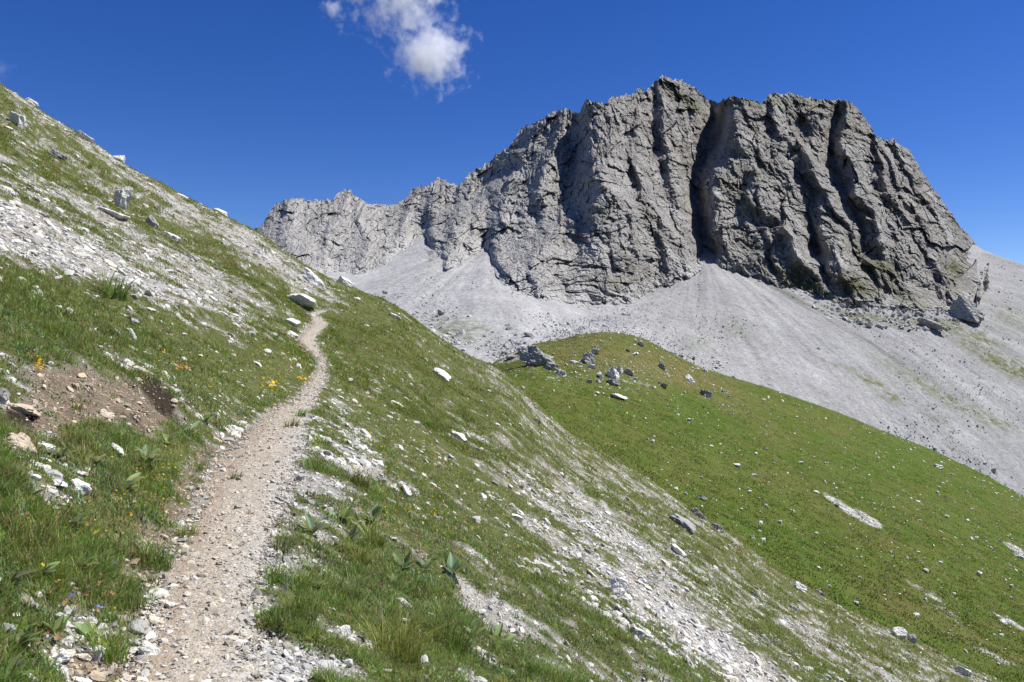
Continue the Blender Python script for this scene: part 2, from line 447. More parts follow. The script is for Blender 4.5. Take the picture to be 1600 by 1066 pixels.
# ------------------------------------------------------------------ meadow
BOR = np.array([(300, 760), (640, 660), (700, 612), (740, 585), (770, 567), (800, 551), (830, 539), (870, 532), (905, 523), (940, 519), (975, 521), (1010, 531), (1040, 547), (1070, 562), (1100, 576), (1150, 592), (1200, 607), (1300, 641),
                (1400, 681), (1450, 701), (1500, 724), (1540, 742), (1600, 777), (1750, 862), (2100, 1050)], float)
_bu, _bv = uv(BOR[:, 0], BOR[:, 1])
def bor_Y(u): return np.interp(u, uv([300, 770, 850, 940, 1020, 1100, 1300, 1700], 0)[0], [104, 110, 121, 128, 137, 148, 150, 150])
_mu = np.linspace(-.45, 1.05, 301); _mv = np.zeros_like(_mu)
def meadow_base(x, Y):
    u = x / Y; Yb = bor_Y(u)
    z = -21 - .40 * x + .20 * Y
    z = z + 2.2 * np.exp(-((x - 14) / 20) ** 2 - ((Y - 124) / 16) ** 2) + .8 * np.exp(-((x - 3) / 7) ** 2 - ((Y - 112) / 6) ** 2)
    dd = np.maximum(0, Y - Yb)
    z = z - .05 * dd ** 2 / (1 + .05 * dd)
    z = z + np.interp(u, _mu, _mv) * Y * sstep(.68, .98, Y / Yb)
    return z
for _it in range(4):
    _rr = np.linspace(.7, 1.15, 120)
    _U, _R = np.meshgrid(_mu, _rr); _Y = _R * bor_Y(_U)
    _mv = _mv + np.interp(_mu, _bu, _bv) - (meadow_base(_U * _Y, _Y) / _Y).max(0)
def meadow_z(x, Y):
    z = meadow_base(x, Y)
    e = sstep(1.02, .90, Y / bor_Y(x / Y)) * .8 + .2
    z = z + e * (.45 * fbm(x * .05, Y * .06, 61, 3) + .20 * fbm(x * .22, Y * .35, 62, 4, .55)) + .08 * fbm(x * .9, Y * 1.2, 63, 3, .6) + .10 * e * ridged(x * .06, (Y + .55 * x) * .35, 64, 2)
    return z
BARE_SPOTS = [(1350, 809, 34, 7, 28, 1.2), (1300, 780, 30, 5, 35, .8), (1590, 860, 30, 5, 30, 1.0), (1440, 920, 60, 8, 30, .42), (1585, 975, 60, 6, 30, .6), (1480, 960, 60, 8, 35, .40), (1330, 985, 150, 7, 31, .7), (1560, 1030, 60, 8, 28, .6), (1000, 595, 60, 22, 10, .33), (850, 585, 60, 14, 20, .3), (800, 556, 40, 10, -20, .5)]
def build_meadow():
    nu, ny = 760, 620
    u = np.linspace(-.40, 1.0, nu); Yr = np.geomspace(34, 185, ny)
    U, Y = np.meshgrid(u, Yr)
    x = U * Y; z = meadow_z(x, Y)
    px, py = proj(x, Y, z)
    b = sstep(.35, .60, gauss(px, py, BARE_SPOTS) + .22 * fbm(x * .5, Y * .7, 65, 4, .6))
    V = np.stack([x, Y, z], -1).reshape(-1, 3)
    me = mk_mesh('meadow', V, grid_faces(ny, nu, True), {'bare': b.ravel(), 'olive': np.clip(gauss(px, py, [(960, 560, 190, 42, 10, .9), (1120, 620, 120, 20, 25, .6), (1340, 850, 260, 30, 32, .3), (1450, 980, 240, 40, 32, .3)]) + .4 * fbm(x * .05, Y * .08, 66, 3), 0, 1).ravel()}, True, [M_meadow])
    link('meadow', me, kind='structure')
build_meadow()

# ------------------------------------------------------------------ scree slope
SKY = np.array([(330, 420), (380, 376), (405, 357), (415, 345), (430, 325), (440, 318), (452, 315), (475, 312), (500, 318), (520, 312), (530, 303), (538, 300), (548, 301), (560, 314), (575, 320),
                (620, 319), (632, 312), (640, 305), (648, 297), (655, 289), (665, 293), (675, 286), (685, 283), (697, 288), (705, 291), (715, 293), (728, 280), (740, 270), (755, 261), (770, 250), (785, 240), (800, 228), (808, 215),
                (815, 203), (825, 200), (835, 195), (845, 190), (855, 182), (868, 178), (880, 175), (895, 178), (907, 178), (912, 166), (918, 160), (930, 163), (945, 165), (960, 155), (972, 152), (985, 150), (1000, 143), (1010, 140), (1022, 130),
                (1035, 122), (1048, 124), (1060, 127), (1072, 134), (1085, 140), (1098, 152), (1110, 161), (1120, 162), (1132, 156), (1145, 153), (1165, 154), (1180, 158), (1192, 160), (1200, 150), (1210, 147), (1240, 148),
                (1270, 154), (1300, 157), (1322, 160), (1333, 164), (1345, 176), (1355, 192), (1362, 204), (1370, 218), (1380, 221), (1400, 222), (1412, 228), (1420, 236), (1428, 248), (1445, 275), (1465, 305),
                (1490, 340), (1510, 365), (1530, 386), (1560, 398), (1600, 414), (1660, 436), (1750, 470)], float)
CON = np.array([(330, 440), (500, 436), (521, 424), (545, 430), (572, 432), (608, 418), (617, 397), (641, 385), (666, 368), (672, 396), (685, 412), (698, 422), (712, 416), (734, 402), (760, 388), (768, 405), (775, 432),
                (806, 450), (830, 462), (848, 472), (900, 475), (983, 475), (1013, 457), (1073, 438), (1108, 414), (1122, 416), (1155, 428), (1206, 450), (1258, 454), (1297, 470), (1321, 478), (1391, 480), (1435, 484),
                (1474, 486), (1500, 478), (1522, 458), (1533, 430), (1545, 415), (1580, 440), (1640, 450), (1750, 490)], float)
_lx = np.arange(0, 2001.0)
_g60 = np.exp(-np.linspace(-2.4, 2.4, 121) ** 2); _g60 /= _g60.sum()
_tabs = {}
def sm(px, xs, ys):
    key = (tuple(xs), tuple(ys))
    if key not in _tabs:
        _tabs[key] = np.convolve(np.pad(np.interp(_lx, xs, ys), 60, mode='edge'), _g60, 'valid')
    return np.interp(px, _lx, _tabs[key])
def sky_py(px): return np.interp(px, SKY[:, 0], SKY[:, 1])
def con_py(px): return np.interp(px, CON[:, 0], CON[:, 1])
_sp = [300, 560, 770, 850, 940, 1020, 1100, 1200, 1300, 1400, 1500, 1600, 1750]
def scree_Y(px, py):
    pyA = sm(px, [300] + list(BOR[4:, 0]), [567] + list(BOR[4:, 1]))
    iA = 1 / sm(px, [300, 770, 850, 940, 1020, 1100, 1600], [122, 120, 131, 139, 147, 158, 160])
    pyB = sm(px, [300, 560, 680, 780, 900, 1000, 1110, 1200, 1300, 1450, 1540, 1600, 1750], [430, 430, 370, 385, 465, 465, 412, 440, 470, 480, 400, 413, 470])
    iB = 1 / sm(px, [300, 560, 680, 780, 900, 1000, 1110, 1200, 1300, 1450, 1540, 1600, 1750], [235, 240, 300, 262, 208, 205, 245, 236, 222, 225, 285, 285, 280])
    i = iA + (iB - iA) * (py - pyA) / (pyB - pyA)
    Y = 1 / np.clip(i, 1 / 460, 1 / 60)
    Y = Y - 7 * np.exp(-((px - 1110 - (py - 412) * .25) / (40 + .45 * np.maximum(0, py - 400))) ** 2) * sstep(560, 430, py)
    Y = Y - 6 * np.exp(-((px - 790 - (py - 385) * .35) / (30 + .4 * np.maximum(0, py - 380))) ** 2) * sstep(540, 430, py)
    return Y
SCREE_GREEN = [(1330, 492, 50, 9, 15, .8), (1400, 500, 60, 8, 8, .7), (1470, 506, 40, 8, 5, .7), (1240, 466, 40, 6, 25, .5), (712, 522, 42, 12, 12, 1), (745, 512, 30, 8, 20, .7), (690, 500, 25, 6, 20, .6), (1095, 535, 26, 14, 0, .55), (1155, 515, 26, 9, 30, .6), (1365, 600, 40, 7, 25, 1.0), (1390, 622, 22, 7, 20, 1), (1440, 600, 95, 11, 31, .75),
               (1530, 645, 80, 12, 30, .5), (1545, 555, 100, 11, 28, .9), (1585, 575, 40, 14, 25, 1.0), (1540, 530, 30, 7, 25, 1), (1466, 656, 15, 4, 15, 1), (1570, 665, 22, 5, 15, 1.2), (1555, 660, 16, 4, 10, 1), (1580, 500, 40, 20, 25, .6), (1510, 520, 40, 10, 20, .6), (1310, 575, 20, 3, 15, .6)]
def build_scree():
    nc, nr = 900, 330
    px = np.linspace(330, 1745, nc); t_ = np.linspace(0, 1, nr)
    bot = np.interp(px, BOR[:, 0], BOR[:, 1]); bot = np.where(px < 770, 567, bot) + 22
    top = con_py(px) - 26
    k = np.exp(-np.linspace(-2, 2, 25) ** 2); k /= k.sum()
    top = np.convolve(np.pad(top, 12, mode='edge'), k, 'valid')
    q_ = sstep(1470, 1532, px); top = top * (1 - q_) + (sky_py(px) + .8) * q_
    PX = np.tile(px, (nr, 1)); PYy = bot + (top - bot) * t_[:, None]
    Y = scree_Y(PX, PYy)
    u, v = uv(PX, PYy)
    x = u * Y; z = v * Y
    # streaks run down the fall line; irregular lobes
    w1 = sstep(880, 1010, PX - (PYy - 470) * .3)
    def radial(xa, ya): return np.arctan2(x - xa, ya + 12 - Y), np.hypot(x - xa, ya + 12 - Y)
    th0, ra0 = radial(-6, 264); th1, ra1 = radial(62, 246)
    run = lambda f, k, sd: (1 - w1) * fbm(th0 * f, ra0 * k, sd, 4, .6) + w1 * fbm(th1 * f + 31, ra1 * k, sd, 4, .6)
    n = .32 * run(9, .012, 71) + .9 * fbm(x * .02, Y * .02, 72, 3) + .14 * fbm(x * .3, Y * .35, 73, 4, .6)
    z = z + n * sstep(0, .06, t_)[:, None]
    g = np.clip(gauss(PX, PYy, SCREE_GREEN), 0, 1.2)
    tone = .84 + .06 * fbm(x * .035, Y * .05, 75, 4, .6) + .085 * run(16, .010, 74) - .16 * sstep(900, 1080, PX)
    tone = tone - .16 * gauss(PX, PYy, [(1290, 500, 110, 5, 30, 1), (1380, 550, 80, 4, 31, .7), (1230, 462, 40, 6, 30, 1), (980, 500, 70, 10, 0, .6)])
    V = np.stack([x, Y, z], -1)
    b1 = V[-1] + np.array([0, 14, -3.0]); b2 = V[-1] + np.array([0, 40, -30.0])
    V = np.concatenate([V, b1[None], b2[None]], 0)
    ext = lambda q: np.concatenate([q, q[-1:], q[-1:]], 0).ravel()
    me = mk_mesh('scree_slope', V.reshape(-1, 3), grid_faces(nr + 2, nc, True), {'grass': ext(g), 'tone': ext(tone)}, True, [M_scree])
    link('scree_slope', me, kind='structure')
build_scree()

# ------------------------------------------------------------------ mountain
def seg_dist(px, py, pts):
    best = np.full(px.shape, 1e9); side = np.zeros(px.shape)
    for (ax, ay), (bx, by) in zip(pts[:-1], pts[1:]):
        dx, dy = bx - ax, by - ay; L = dx * dx + dy * dy
        t_ = np.clip(((px - ax) * dx + (py - ay) * dy) / L, 0, 1)
        ex = px - ax - t_ * dx; q = ex ** 2 + (py - ay - t_ * dy) ** 2
        side = np.where(q < best, ex, side); best = np.minimum(best, q)
    return np.sqrt(best), side
def saw(x, y, seed, warp=.35, brk=.9):
    """overlapping slabs: an abrupt step up on the left, a gentle fall to the right"""
    c = x + warp * fbm(x * .5, y * .8, seed, 3) + brk * (_hash(np.floor(y + .6 * perlin(x * .3, y * .3, seed + 5)).astype(np.int64), np.zeros(x.shape, np.int64), seed) - .5)
    f = c - np.floor(c)
    k = .35 + .65 * _hash(np.floor(c).astype(np.int64), np.floor(y).astype(np.int64) * 0 + 3, seed + 2)
    return k * np.where(f < .12, f / .12, 1 - (f - .12) / .88) - .3
RIDGES = [  # height (m, negative is a gully), width (px), polyline in photo pixels
    (9, 40, [(917, 163), (925, 230), (940, 290)]),
    (4, 22, [(940, 290), (1000, 315), (1040, 345), (1078, 388), (1105, 415)]),
    (4, 24, [(935, 295), (872, 335), (815, 372), (788, 402)]),
    (8, 52, [(940, 300), (930, 360), (915, 420), (900, 480)]),
    (5, 26, [(845, 360), (835, 420), (845, 475)]), (4, 22, [(985, 340), (1000, 400), (985, 465)]), (3.5, 18, [(1035, 360), (1050, 440)]),
    (-4, 10, [(880, 360), (872, 420), (880, 470)]), (-3.5, 9, [(950, 380), (965, 440), (955, 480)]), (-3.5, 9, [(1020, 370), (1028, 450)]),
    (-18, 19, [(1112, 165), (1112, 212), (1104, 240), (1092, 268), (1087, 310), (1097, 355), (1107, 402)]),
    (6, 34, [(1138, 160), (1122, 225), (1100, 285), (1108, 335), (1126, 410)]),
    (5, 24, [(1035, 125), (1040, 200), (1050, 262), (1062, 330)]), (4, 18, [(1000, 180), (990, 240), (1005, 300)]),
    (-4.5, 11, [(977, 195), (972, 260), (990, 292)]), (-4.5, 11, [(1018, 165), (1022, 232), (1042, 302), (1066, 348)]), (-4, 10, [(1070, 160), (1078, 230), (1072, 290)]),
    (4, 26, [(1165, 156), (1155, 220), (1190, 300), (1228, 370), (1262, 420)]), (3, 20, [(1210, 165), (1215, 240), (1240, 290)]),
    (-7, 11, [(1250, 190), (1258, 212), (1243, 246), (1262, 285), (1272, 305), (1269, 352), (1275, 395)]),
    (-8, 11, [(1308, 180), (1309, 195), (1302, 230), (1297, 258), (1320, 300), (1344, 350), (1352, 392)]),
    (-5.5, 9, [(1345, 250), (1368, 298), (1390, 350), (1399, 405)]), (-5.5, 9, [(1182, 330), (1198, 364), (1208, 414)]), (-6, 10, [(1272, 386), (1292, 433)]), (-5, 9, [(1420, 330), (1440, 380), (1452, 420)]),
    (-5, 10, [(1322, 345), (1345, 400), (1360, 440)]),
    (6, 17, [(1318, 205), (1322, 240), (1340, 297), (1364, 330), (1378, 384)]), (6, 15, [(1248, 225), (1280, 282), (1315, 336), (1338, 376), (1368, 430)]),
    (5, 15, [(1171, 300), (1200, 372), (1215, 410)]), (5, 14, [(1222, 360), (1262, 412), (1285, 440)]),
    (5, 20, [(1365, 225), (1385, 290), (1417, 338), (1442, 378), (1468, 424)]), (4, 16, [(1400, 228), (1450, 310), (1490, 380)]), (3.5, 14, [(1300, 390), (1330, 440)]),
    (-7, 24, [(905, 190), (895, 255), (884, 310), (852, 348), (800, 380)]),
    (7, 26, [(722, 318), (702, 368), (697, 418)]), (5, 18, [(745, 350), (740, 395)]), (-6, 13, [(655, 372), (690, 330), (765, 280), (800, 262)]),
    (7, 26, [(842, 193), (805, 268), (745, 328), (712, 360)]), (5, 20, [(880, 178), (862, 240), (840, 300)]), (-4, 14, [(860, 200), (830, 270), (800, 320)]),
    (6, 24, [(541, 302), (522, 350), (508, 408)]), (5, 22, [(452, 316), (442, 370), (470, 415)]), (-5, 13, [(478, 352), (502, 386), (532, 412)]), (4, 16, [(560, 330), (575, 390), (560, 425)]),
    (-4, 12, [(492, 322), (485, 360)]), (5, 20, [(662, 292), (642, 330), (622, 378)]), (-5, 18, [(592, 324), (612, 372), (622, 395)]), (4, 14, [(700, 290), (670, 330)]),
    (6, 18, [(1488, 470), (1510, 490), (1545, 506)]), (5, 16, [(1430, 500), (1455, 510)]), (3, 14, [(1225, 440), (1260, 452)]), (3, 18, [(1330, 470), (1400, 490)]),
]
BLOCKS = [  # buttresses that stand forward as whole masses: height (m), edge width (px), outline in photo pixels
    (8.5, 26, [(782, 408), (815, 374), (872, 336), (938, 290), (1000, 314), (1042, 345), (1078, 386), (1108, 416), (1100, 520), (780, 520)]),
    (10, 24, [(1140, 120), (1124, 225), (1098, 285), (1106, 340), (1124, 412), (1126, 520), (1640, 560), (1640, 120)]),
    (4.5, 20, [(912, 130), (906, 230), (886, 300), (938, 300), (990, 262), (985, 130)]),
    (4, 16, [(1318, 130), (1300, 235), (1322, 300), (1350, 385), (1470, 470), (1640, 470), (1640, 130)]),
    (3, 14, [(1225, 215), (1248, 225), (1300, 330), (1350, 440), (1290, 440), (1262, 330)]),
    (4.5, 16, [(672, 398), (668, 372), (700, 335), (760, 290), (770, 330), (742, 392), (700, 424)]),
]
def inside(px, py, poly):
    r = np.zeros(px.shape, bool); n = len(poly)
    for i in range(n):
        (x0, y0), (x1, y1) = poly[i], poly[(i + 1) % n]
        if y0 == y1: continue
        r ^= ((y0 > py) != (y1 > py)) & (px < (x1 - x0) * (py - y0) / (y1 - y0) + x0)
    return r
MT_GREEN = [(1245, 437, 50, 14, 20, 1), (1335, 447, 34, 12, 25, 1), (1380, 415, 26, 12, 10, .9), (1490, 418, 16, 18, 60, .9), (1450, 495, 34, 7, 20, .9), (1150, 300, 28, 10, 40, .7), (1060, 150, 40, 12, 30, .5), (1160, 158, 60, 8, 0, .6),
            (1280, 165, 80, 12, 0, .55), (1175, 270, 30, 14, 30, .5), (965, 440, 24, 10, 0, .55), (1340, 390, 30, 10, 40, .5), (1085, 165, 30, 8, 40, .5), (1410, 460, 60, 14, 25, .5), (1300, 470, 60, 12, 25, .5), (1480, 500, 60, 10, 20, .45), (1325, 200, 20, 20, 0, .4)]
def build_mountain():
    nc, nr, nb = 1040, 400, 26
    px = np.linspace(345, 1546, nc); t_ = np.linspace(0, 1, nr)
    crag = 3.4 * ridged(px * .045, px * 0, 81, 5, .6) + 3.2 * facets(px * .10, px * 0, 83, 1.0, 1.4)[0] + 2.0 * facets(px * .22, px * 0, 84, 1.0, 1.4)[0]
    rough_top = np.interp(px, [405, 560, 580, 615, 640, 1100, 1190, 1330, 1380, 1520, 1545], [1, 1, .3, .3, 1, .9, .6, .6, .9, .7, .2])
    sky = sky_py(px) - crag * rough_top + 1.5
    sky = np.where(px > 1532, sky_py(px) + 4 + 1.6 * (px - 1532), sky)
    con = con_py(px)
    k = np.exp(-np.linspace(-2, 2, 9) ** 2); k /= k.sum()
    con = np.convolve(np.pad(con, 4, mode='edge'), k, 'valid')
    bot = np.maximum(con + 34, sky + 30)
    PX = np.tile(px, (nr, 1)); PYy = sky + (bot - sky) * t_[:, None]
    Yc = scree_Y(px, con)
    Yt = sm(px, [345, 405, 560, 640, 700, 800, 880, 920, 1035, 1110, 1140, 1200, 1350, 1380, 1450, 1530, 1600], [388, 394, 402, 396, 378, 350, 324, 300, 330, 335, 314, 328, 330, 332, 322, 318, 330])
    k2 = np.exp(-np.linspace(-2, 2, 121) ** 2); k2 /= k2.sum()
    cs = np.convolve(np.pad(con, 60, mode='edge'), k2, 'valid'); ss = np.convolve(np.pad(sky_py(px), 60, mode='edge'), k2, 'valid')
    tau = (cs - PYy) / np.maximum(cs - ss, 40)
    Yc = scree_Y(px, cs)
    Y = Yc + (Yt - Yc) * np.where(tau > 0, np.abs(tau) ** 1.12, tau)
    R = np.zeros_like(Y)
    # warp the drawing of the ridges a little so no line is straight
    wx = PX + 7 * fbm(PX * .018, PYy * .018, 85, 3); wy = PYy + 7 * fbm(PX * .018 + 40, PYy * .018, 86, 3)
    for h, w, pts in RIDGES:
        if -5.6 < h < 0: h = h * .6
        q, sd_ = seg_dist(wx, wy, pts); ww = w * (.28 + 1.32 * sstep(-.5 * w, .5 * w, sd_)) if h > 0 else w
        R += 1.2 * h * (np.exp(-(q / ww) ** 1.15) if h > 0 else np.exp(-(q / ww) ** 2))
    for h, w, poly in BLOCKS:
        dd, _s = seg_dist(wx, wy, poly + poly[:1]); sd = np.where(inside(wx, wy, poly), dd, -dd)
        R += h * sstep(-.15 * w, w, sd) ** .7
    # strata-aligned blocky relief: the beds run steeply down to the right on the massif, down to the left on the far ridge
    lean = sm(PX, [400, 640, 860, 960, 1120, 1300, 1500], [-.35, -.45, -.25, .25, .40, .55, .62])
    a = wx - (wy - 300) * lean; b = wy
    A1, E1 = facets((a + .5 * b) / 36, (b - .3 * a) / 40, 101, 2.6, .7)
    A2, E2 = facets((a + .35 * b) / 15, (b - .4 * a) / 17, 102, 2.6, .8)
    A3, E3 = facets((a + .5 * b) / 6.2, (b - .3 * a) / 7, 103, 2.4, 1.0)
    left = sstep(950, 780, PX)
    R += 3.2 * saw(a / 74, b / 95, 130) + 1.5 * saw(a / 31, b / 42, 131) + .7 * saw(a / 12.5, b / 19, 132) + .35 * saw(a / 5.5, b / 9, 133)
    R += .9 * saw(-b / 26 + a / 60, a / 40, 134) + .5 * saw(-b / 10 + a / 25, a / 18, 135)
    R += 2.3 * A1 + (1.25 + .35 * left) * A2 + (.62 + .25 * left) * A3
    R += .35 * fbm(PX * .12, PYy * .12, 105, 3, .6)
    R += .3 * ridged(a * .020 + 3, b * .011, 106, 3, .5) + .3 * ridged(a * .055 + 9, b * .034, 107, 4, .55)
    R -= .35 * np.exp(-(E2 / .10) ** 2)
    R *= np.clip(Y / 245, .9, 1.6)

    Y = Y - R
    # seat the foot of the rock on the scree exactly along the contact line
    rows = np.clip((con - sky) / (bot - sky) * (nr - 1), 0, nr - 1); r0 = np.floor(rows).astype(int)
    Yf = Y[r0, np.arange(nc)]; k3 = np.exp(-np.linspace(-2, 2, 15) ** 2); k3 /= k3.sum()
    Yf = np.convolve(np.pad(Yf, 7, mode='edge'), k3, 'valid')
    D = Yf - scree_Y(px, con); k4 = np.exp(-np.linspace(-2, 2, 37) ** 2); k4 /= k4.sum()
    D = np.convolve(np.pad(D, 18, mode='edge'), k4, 'valid') * (1 - sstep(1534, 1546, px))
    k5 = np.exp(-np.linspace(-2, 2, 201) ** 2); k5 /= k5.sum(); Dw = np.convolve(np.pad(D, 100, mode='edge'), k5, 'valid')
    hh = np.maximum(con - PYy, 0)
    Y = Y - Dw * np.exp(-hh / 300) - (D - Dw) * np.exp(-hh / 70) + .9 * sstep(1528, 1540, PX) * np.maximum(PX - 1530, 0)
    SY = scree_Y(PX, PYy); q_ = con - PYy; m_ = PX < 1526
    Y = np.where(m_ & (q_ < 0), np.maximum(Y, SY + .12 * -q_ + 1.0 * sstep(0, 8, -q_)), Y)
    Y = np.where(m_ & (q_ >= 0) & (q_ < 45), np.minimum(Y, SY - .10 * q_ - .5 * sstep(0, 10, q_)), Y)
    u, v = uv(PX, PYy)
    V = np.stack([u * Y, Y, v * Y], -1)
    # the back of the mountain: real ground falling away behind the crest
    top = V[0].copy(); back = []
    for i in range(1, nb + 1):
        q = i / nb
        p = top.copy(); p[:, 1] += 90 * q; p[:, 0] += (top[:, 0] - 60) * .10 * q
        p[:, 2] -= 105 * q ** 1.25 + 2.0 * fbm(px * .03, px * 0 + q * 6, 110, 3) * q
        back.append(p)
    V = np.concatenate([np.stack(back[::-1], 0), V], 0)
    g = np.clip(gauss(PX, PYy, MT_GREEN), 0, 1) + .35 * sstep(.2, .9, fbm(a * .02, b * .03, 120, 3)) * sstep(1000, 1250, PX) * .8
    crack = np.exp(-(E2 / .08) ** 2)
    pale = np.clip(.55 * sstep(960, 800, PX) + .75 * sstep(34, -2, con - PYy + 8 * fbm(PX * .05, PYy * .05, 121, 3)), 0, 1) * .8
    pad = lambda q: np.concatenate([np.tile(q[:1], (nb, 1)), q], 0).ravel()
    me = mk_mesh('mountain', V.reshape(-1, 3), grid_faces(nr + nb, nc, False), {'grass': pad(g), 'crack': pad(crack), 'pale': pad(pale)}, False, [M_mount])
    link('mountain', me, kind='structure')
build_mountain()

# ------------------------------------------------------------------ loose stones
def unit_ico(sub):
    import bmesh
    bm = bmesh.new(); bmesh.ops.create_icosphere(bm, subdivisions=sub, radius=1.0)
    V = np.array([v.co[:] for v in bm.verts]); bm.verts.ensure_lookup_table()
    Fc = np.array([[v.index for v in f.verts] for f in bm.faces]); bm.free()
    return V, Fc
def clip_rock(V, rng, n=11, lo=.55, hi=.95):
    P = V / np.linalg.norm(V, axis=1, keepdims=True)
    N = rng.normal(size=(n, 3)); N /= np.linalg.norm(N, axis=1, keepdims=True)
    D = rng.uniform(lo, hi, n)
    c = P @ N.T
    r = np.where(c > .05, D / np.maximum(c, .05), 9).min(1)
    return P * np.minimum(r, 1.15)[:, None]
ICO1 = unit_ico(1); ICO2 = unit_ico(2); ICO4 = unit_ico(5)
PROTO = [clip_rock(ICO1[0], np.random.default_rng(100 + i), 7, .45, .9) for i in range(10)]

ICO3 = unit_ico(4)
def _big_stone(i):
    r = np.random.default_rng(200 + i); V = clip_rock(ICO3[0], r, 13, .62, .95)
    return V * (1 + .10 * fbm(V[:, 0] * 2.2 + i, V[:, 1] * 2.2 + V[:, 2] * 1.7, 210 + i, 4, .6) + .06 * facets(V[:, 0] * 3 + i, V[:, 2] * 3 + V[:, 1] * 2, 230 + i, .9, .8)[0])[:, None]
PROTO_BIG = [_big_stone(i) for i in range(8)]

def rotmats(n, rng, tiltamt=.5):
    a = rng.uniform(0, 6.283, n); tx = rng.normal(0, tiltamt, n); ty = rng.normal(0, tiltamt, n)
    ca, sa = np.cos(a), np.sin(a); cx, sx = np.cos(tx), np.sin(tx); cy, sy = np.cos(ty), np.sin(ty)
    Rz = np.zeros((n, 3, 3)); Rz[:, 0, 0] = ca; Rz[:, 0, 1] = -sa; Rz[:, 1, 0] = sa; Rz[:, 1, 1] = ca; Rz[:, 2, 2] = 1
    Rx = np.zeros((n, 3, 3)); Rx[:, 0, 0] = 1; Rx[:, 1, 1] = cx; Rx[:, 1, 2] = -sx; Rx[:, 2, 1] = sx; Rx[:, 2, 2] = cx
    Ry = np.zeros((n, 3, 3)); Ry[:, 1, 1] = 1; Ry[:, 0, 0] = cy; Ry[:, 0, 2] = sy; Ry[:, 2, 0] = -sy; Ry[:, 2, 2] = cy
    return Rx @ Ry @ Rz

def stones(name, P, size, col, rng, flat=(.35, .8), tilt=.4, slope_x=0.0, **props):
    n = len(P)
    if n == 0: return None
    near = P[:, 1] if P[:, 1].max() < 60 else P[:, 1] * 1.0
    big = size / near > 4.2 / F                       # stones that show large get a finer shape
    parts = []
    for m, protos, faces in ((~big, PROTO, ICO1[1]), (big, PROTO_BIG, ICO3[1])):
        if m.any(): parts.append(_stone_batch(P[m], size[m], col[m], rng, flat, tilt, slope_x, protos, faces))
    V, Fc, Cc = merge(parts)
    me = mk_mesh(name, V, Fc, {'col': Cc}, False, [M_stone])
    return link(name, me, kind='stuff', **props)

def _stone_batch(P, size, col, rng, flat, tilt, slope_x, protos, faces):
    n = len(P); idx = rng.integers(0, len(protos), n)
    base = np.stack(protos)[idx]
    sc = np.stack([size * rng.uniform(.75, 1.35, n), size * rng.uniform(.6, 1.0, n), size * rng.uniform(flat[0], flat[1], n)], 1)
    W = base * sc[:, None, :]
    W = np.einsum('nij,nvj->nvi', rotmats(n, rng, tilt), W)
    if slope_x:
        a = math.atan(slope_x); ca, sa = math.cos(a), math.sin(a)
        x, z = W[..., 0].copy(), W[..., 2].copy(); W[..., 0] = x * ca + z * sa; W[..., 2] = -x * sa + z * ca
    W = W + P[:, None, :]
    nv = base.shape[1]
    Fc = (faces[None] + (np.arange(n) * nv)[:, None, None]).reshape(-1, 3)
    return W.reshape(-1, 3), Fc, np.repeat(col, nv, 0)

def merge(parts):
    off = 0; Vs = []; Fs = []; Cs = []
    for V, Fc, Cc in parts:
        Vs.append(V); Fs.append(Fc + off); Cs.append(Cc); off += len(V)
    return np.concatenate(Vs), np.concatenate(Fs), np.concatenate(Cs)

def stone_col(n, rng, warm=.2, lo=.24, hi=.62):
    b = lo + (hi - lo) * rng.beta(2.0, 2.0, n)
    w = (rng.random(n) < warm) * rng.uniform(.4, 1, n)
    return np.stack([b, b * (.985 - .07 * w), b * (.95 - .20 * w)], 1)

def sample_view(n, r0, r1, rng, umax=.72):
    u = rng.uniform(-umax, umax, n); Y = np.exp(rng.uniform(math.log(r0), math.log(r1), n))
    return u * Y, Y

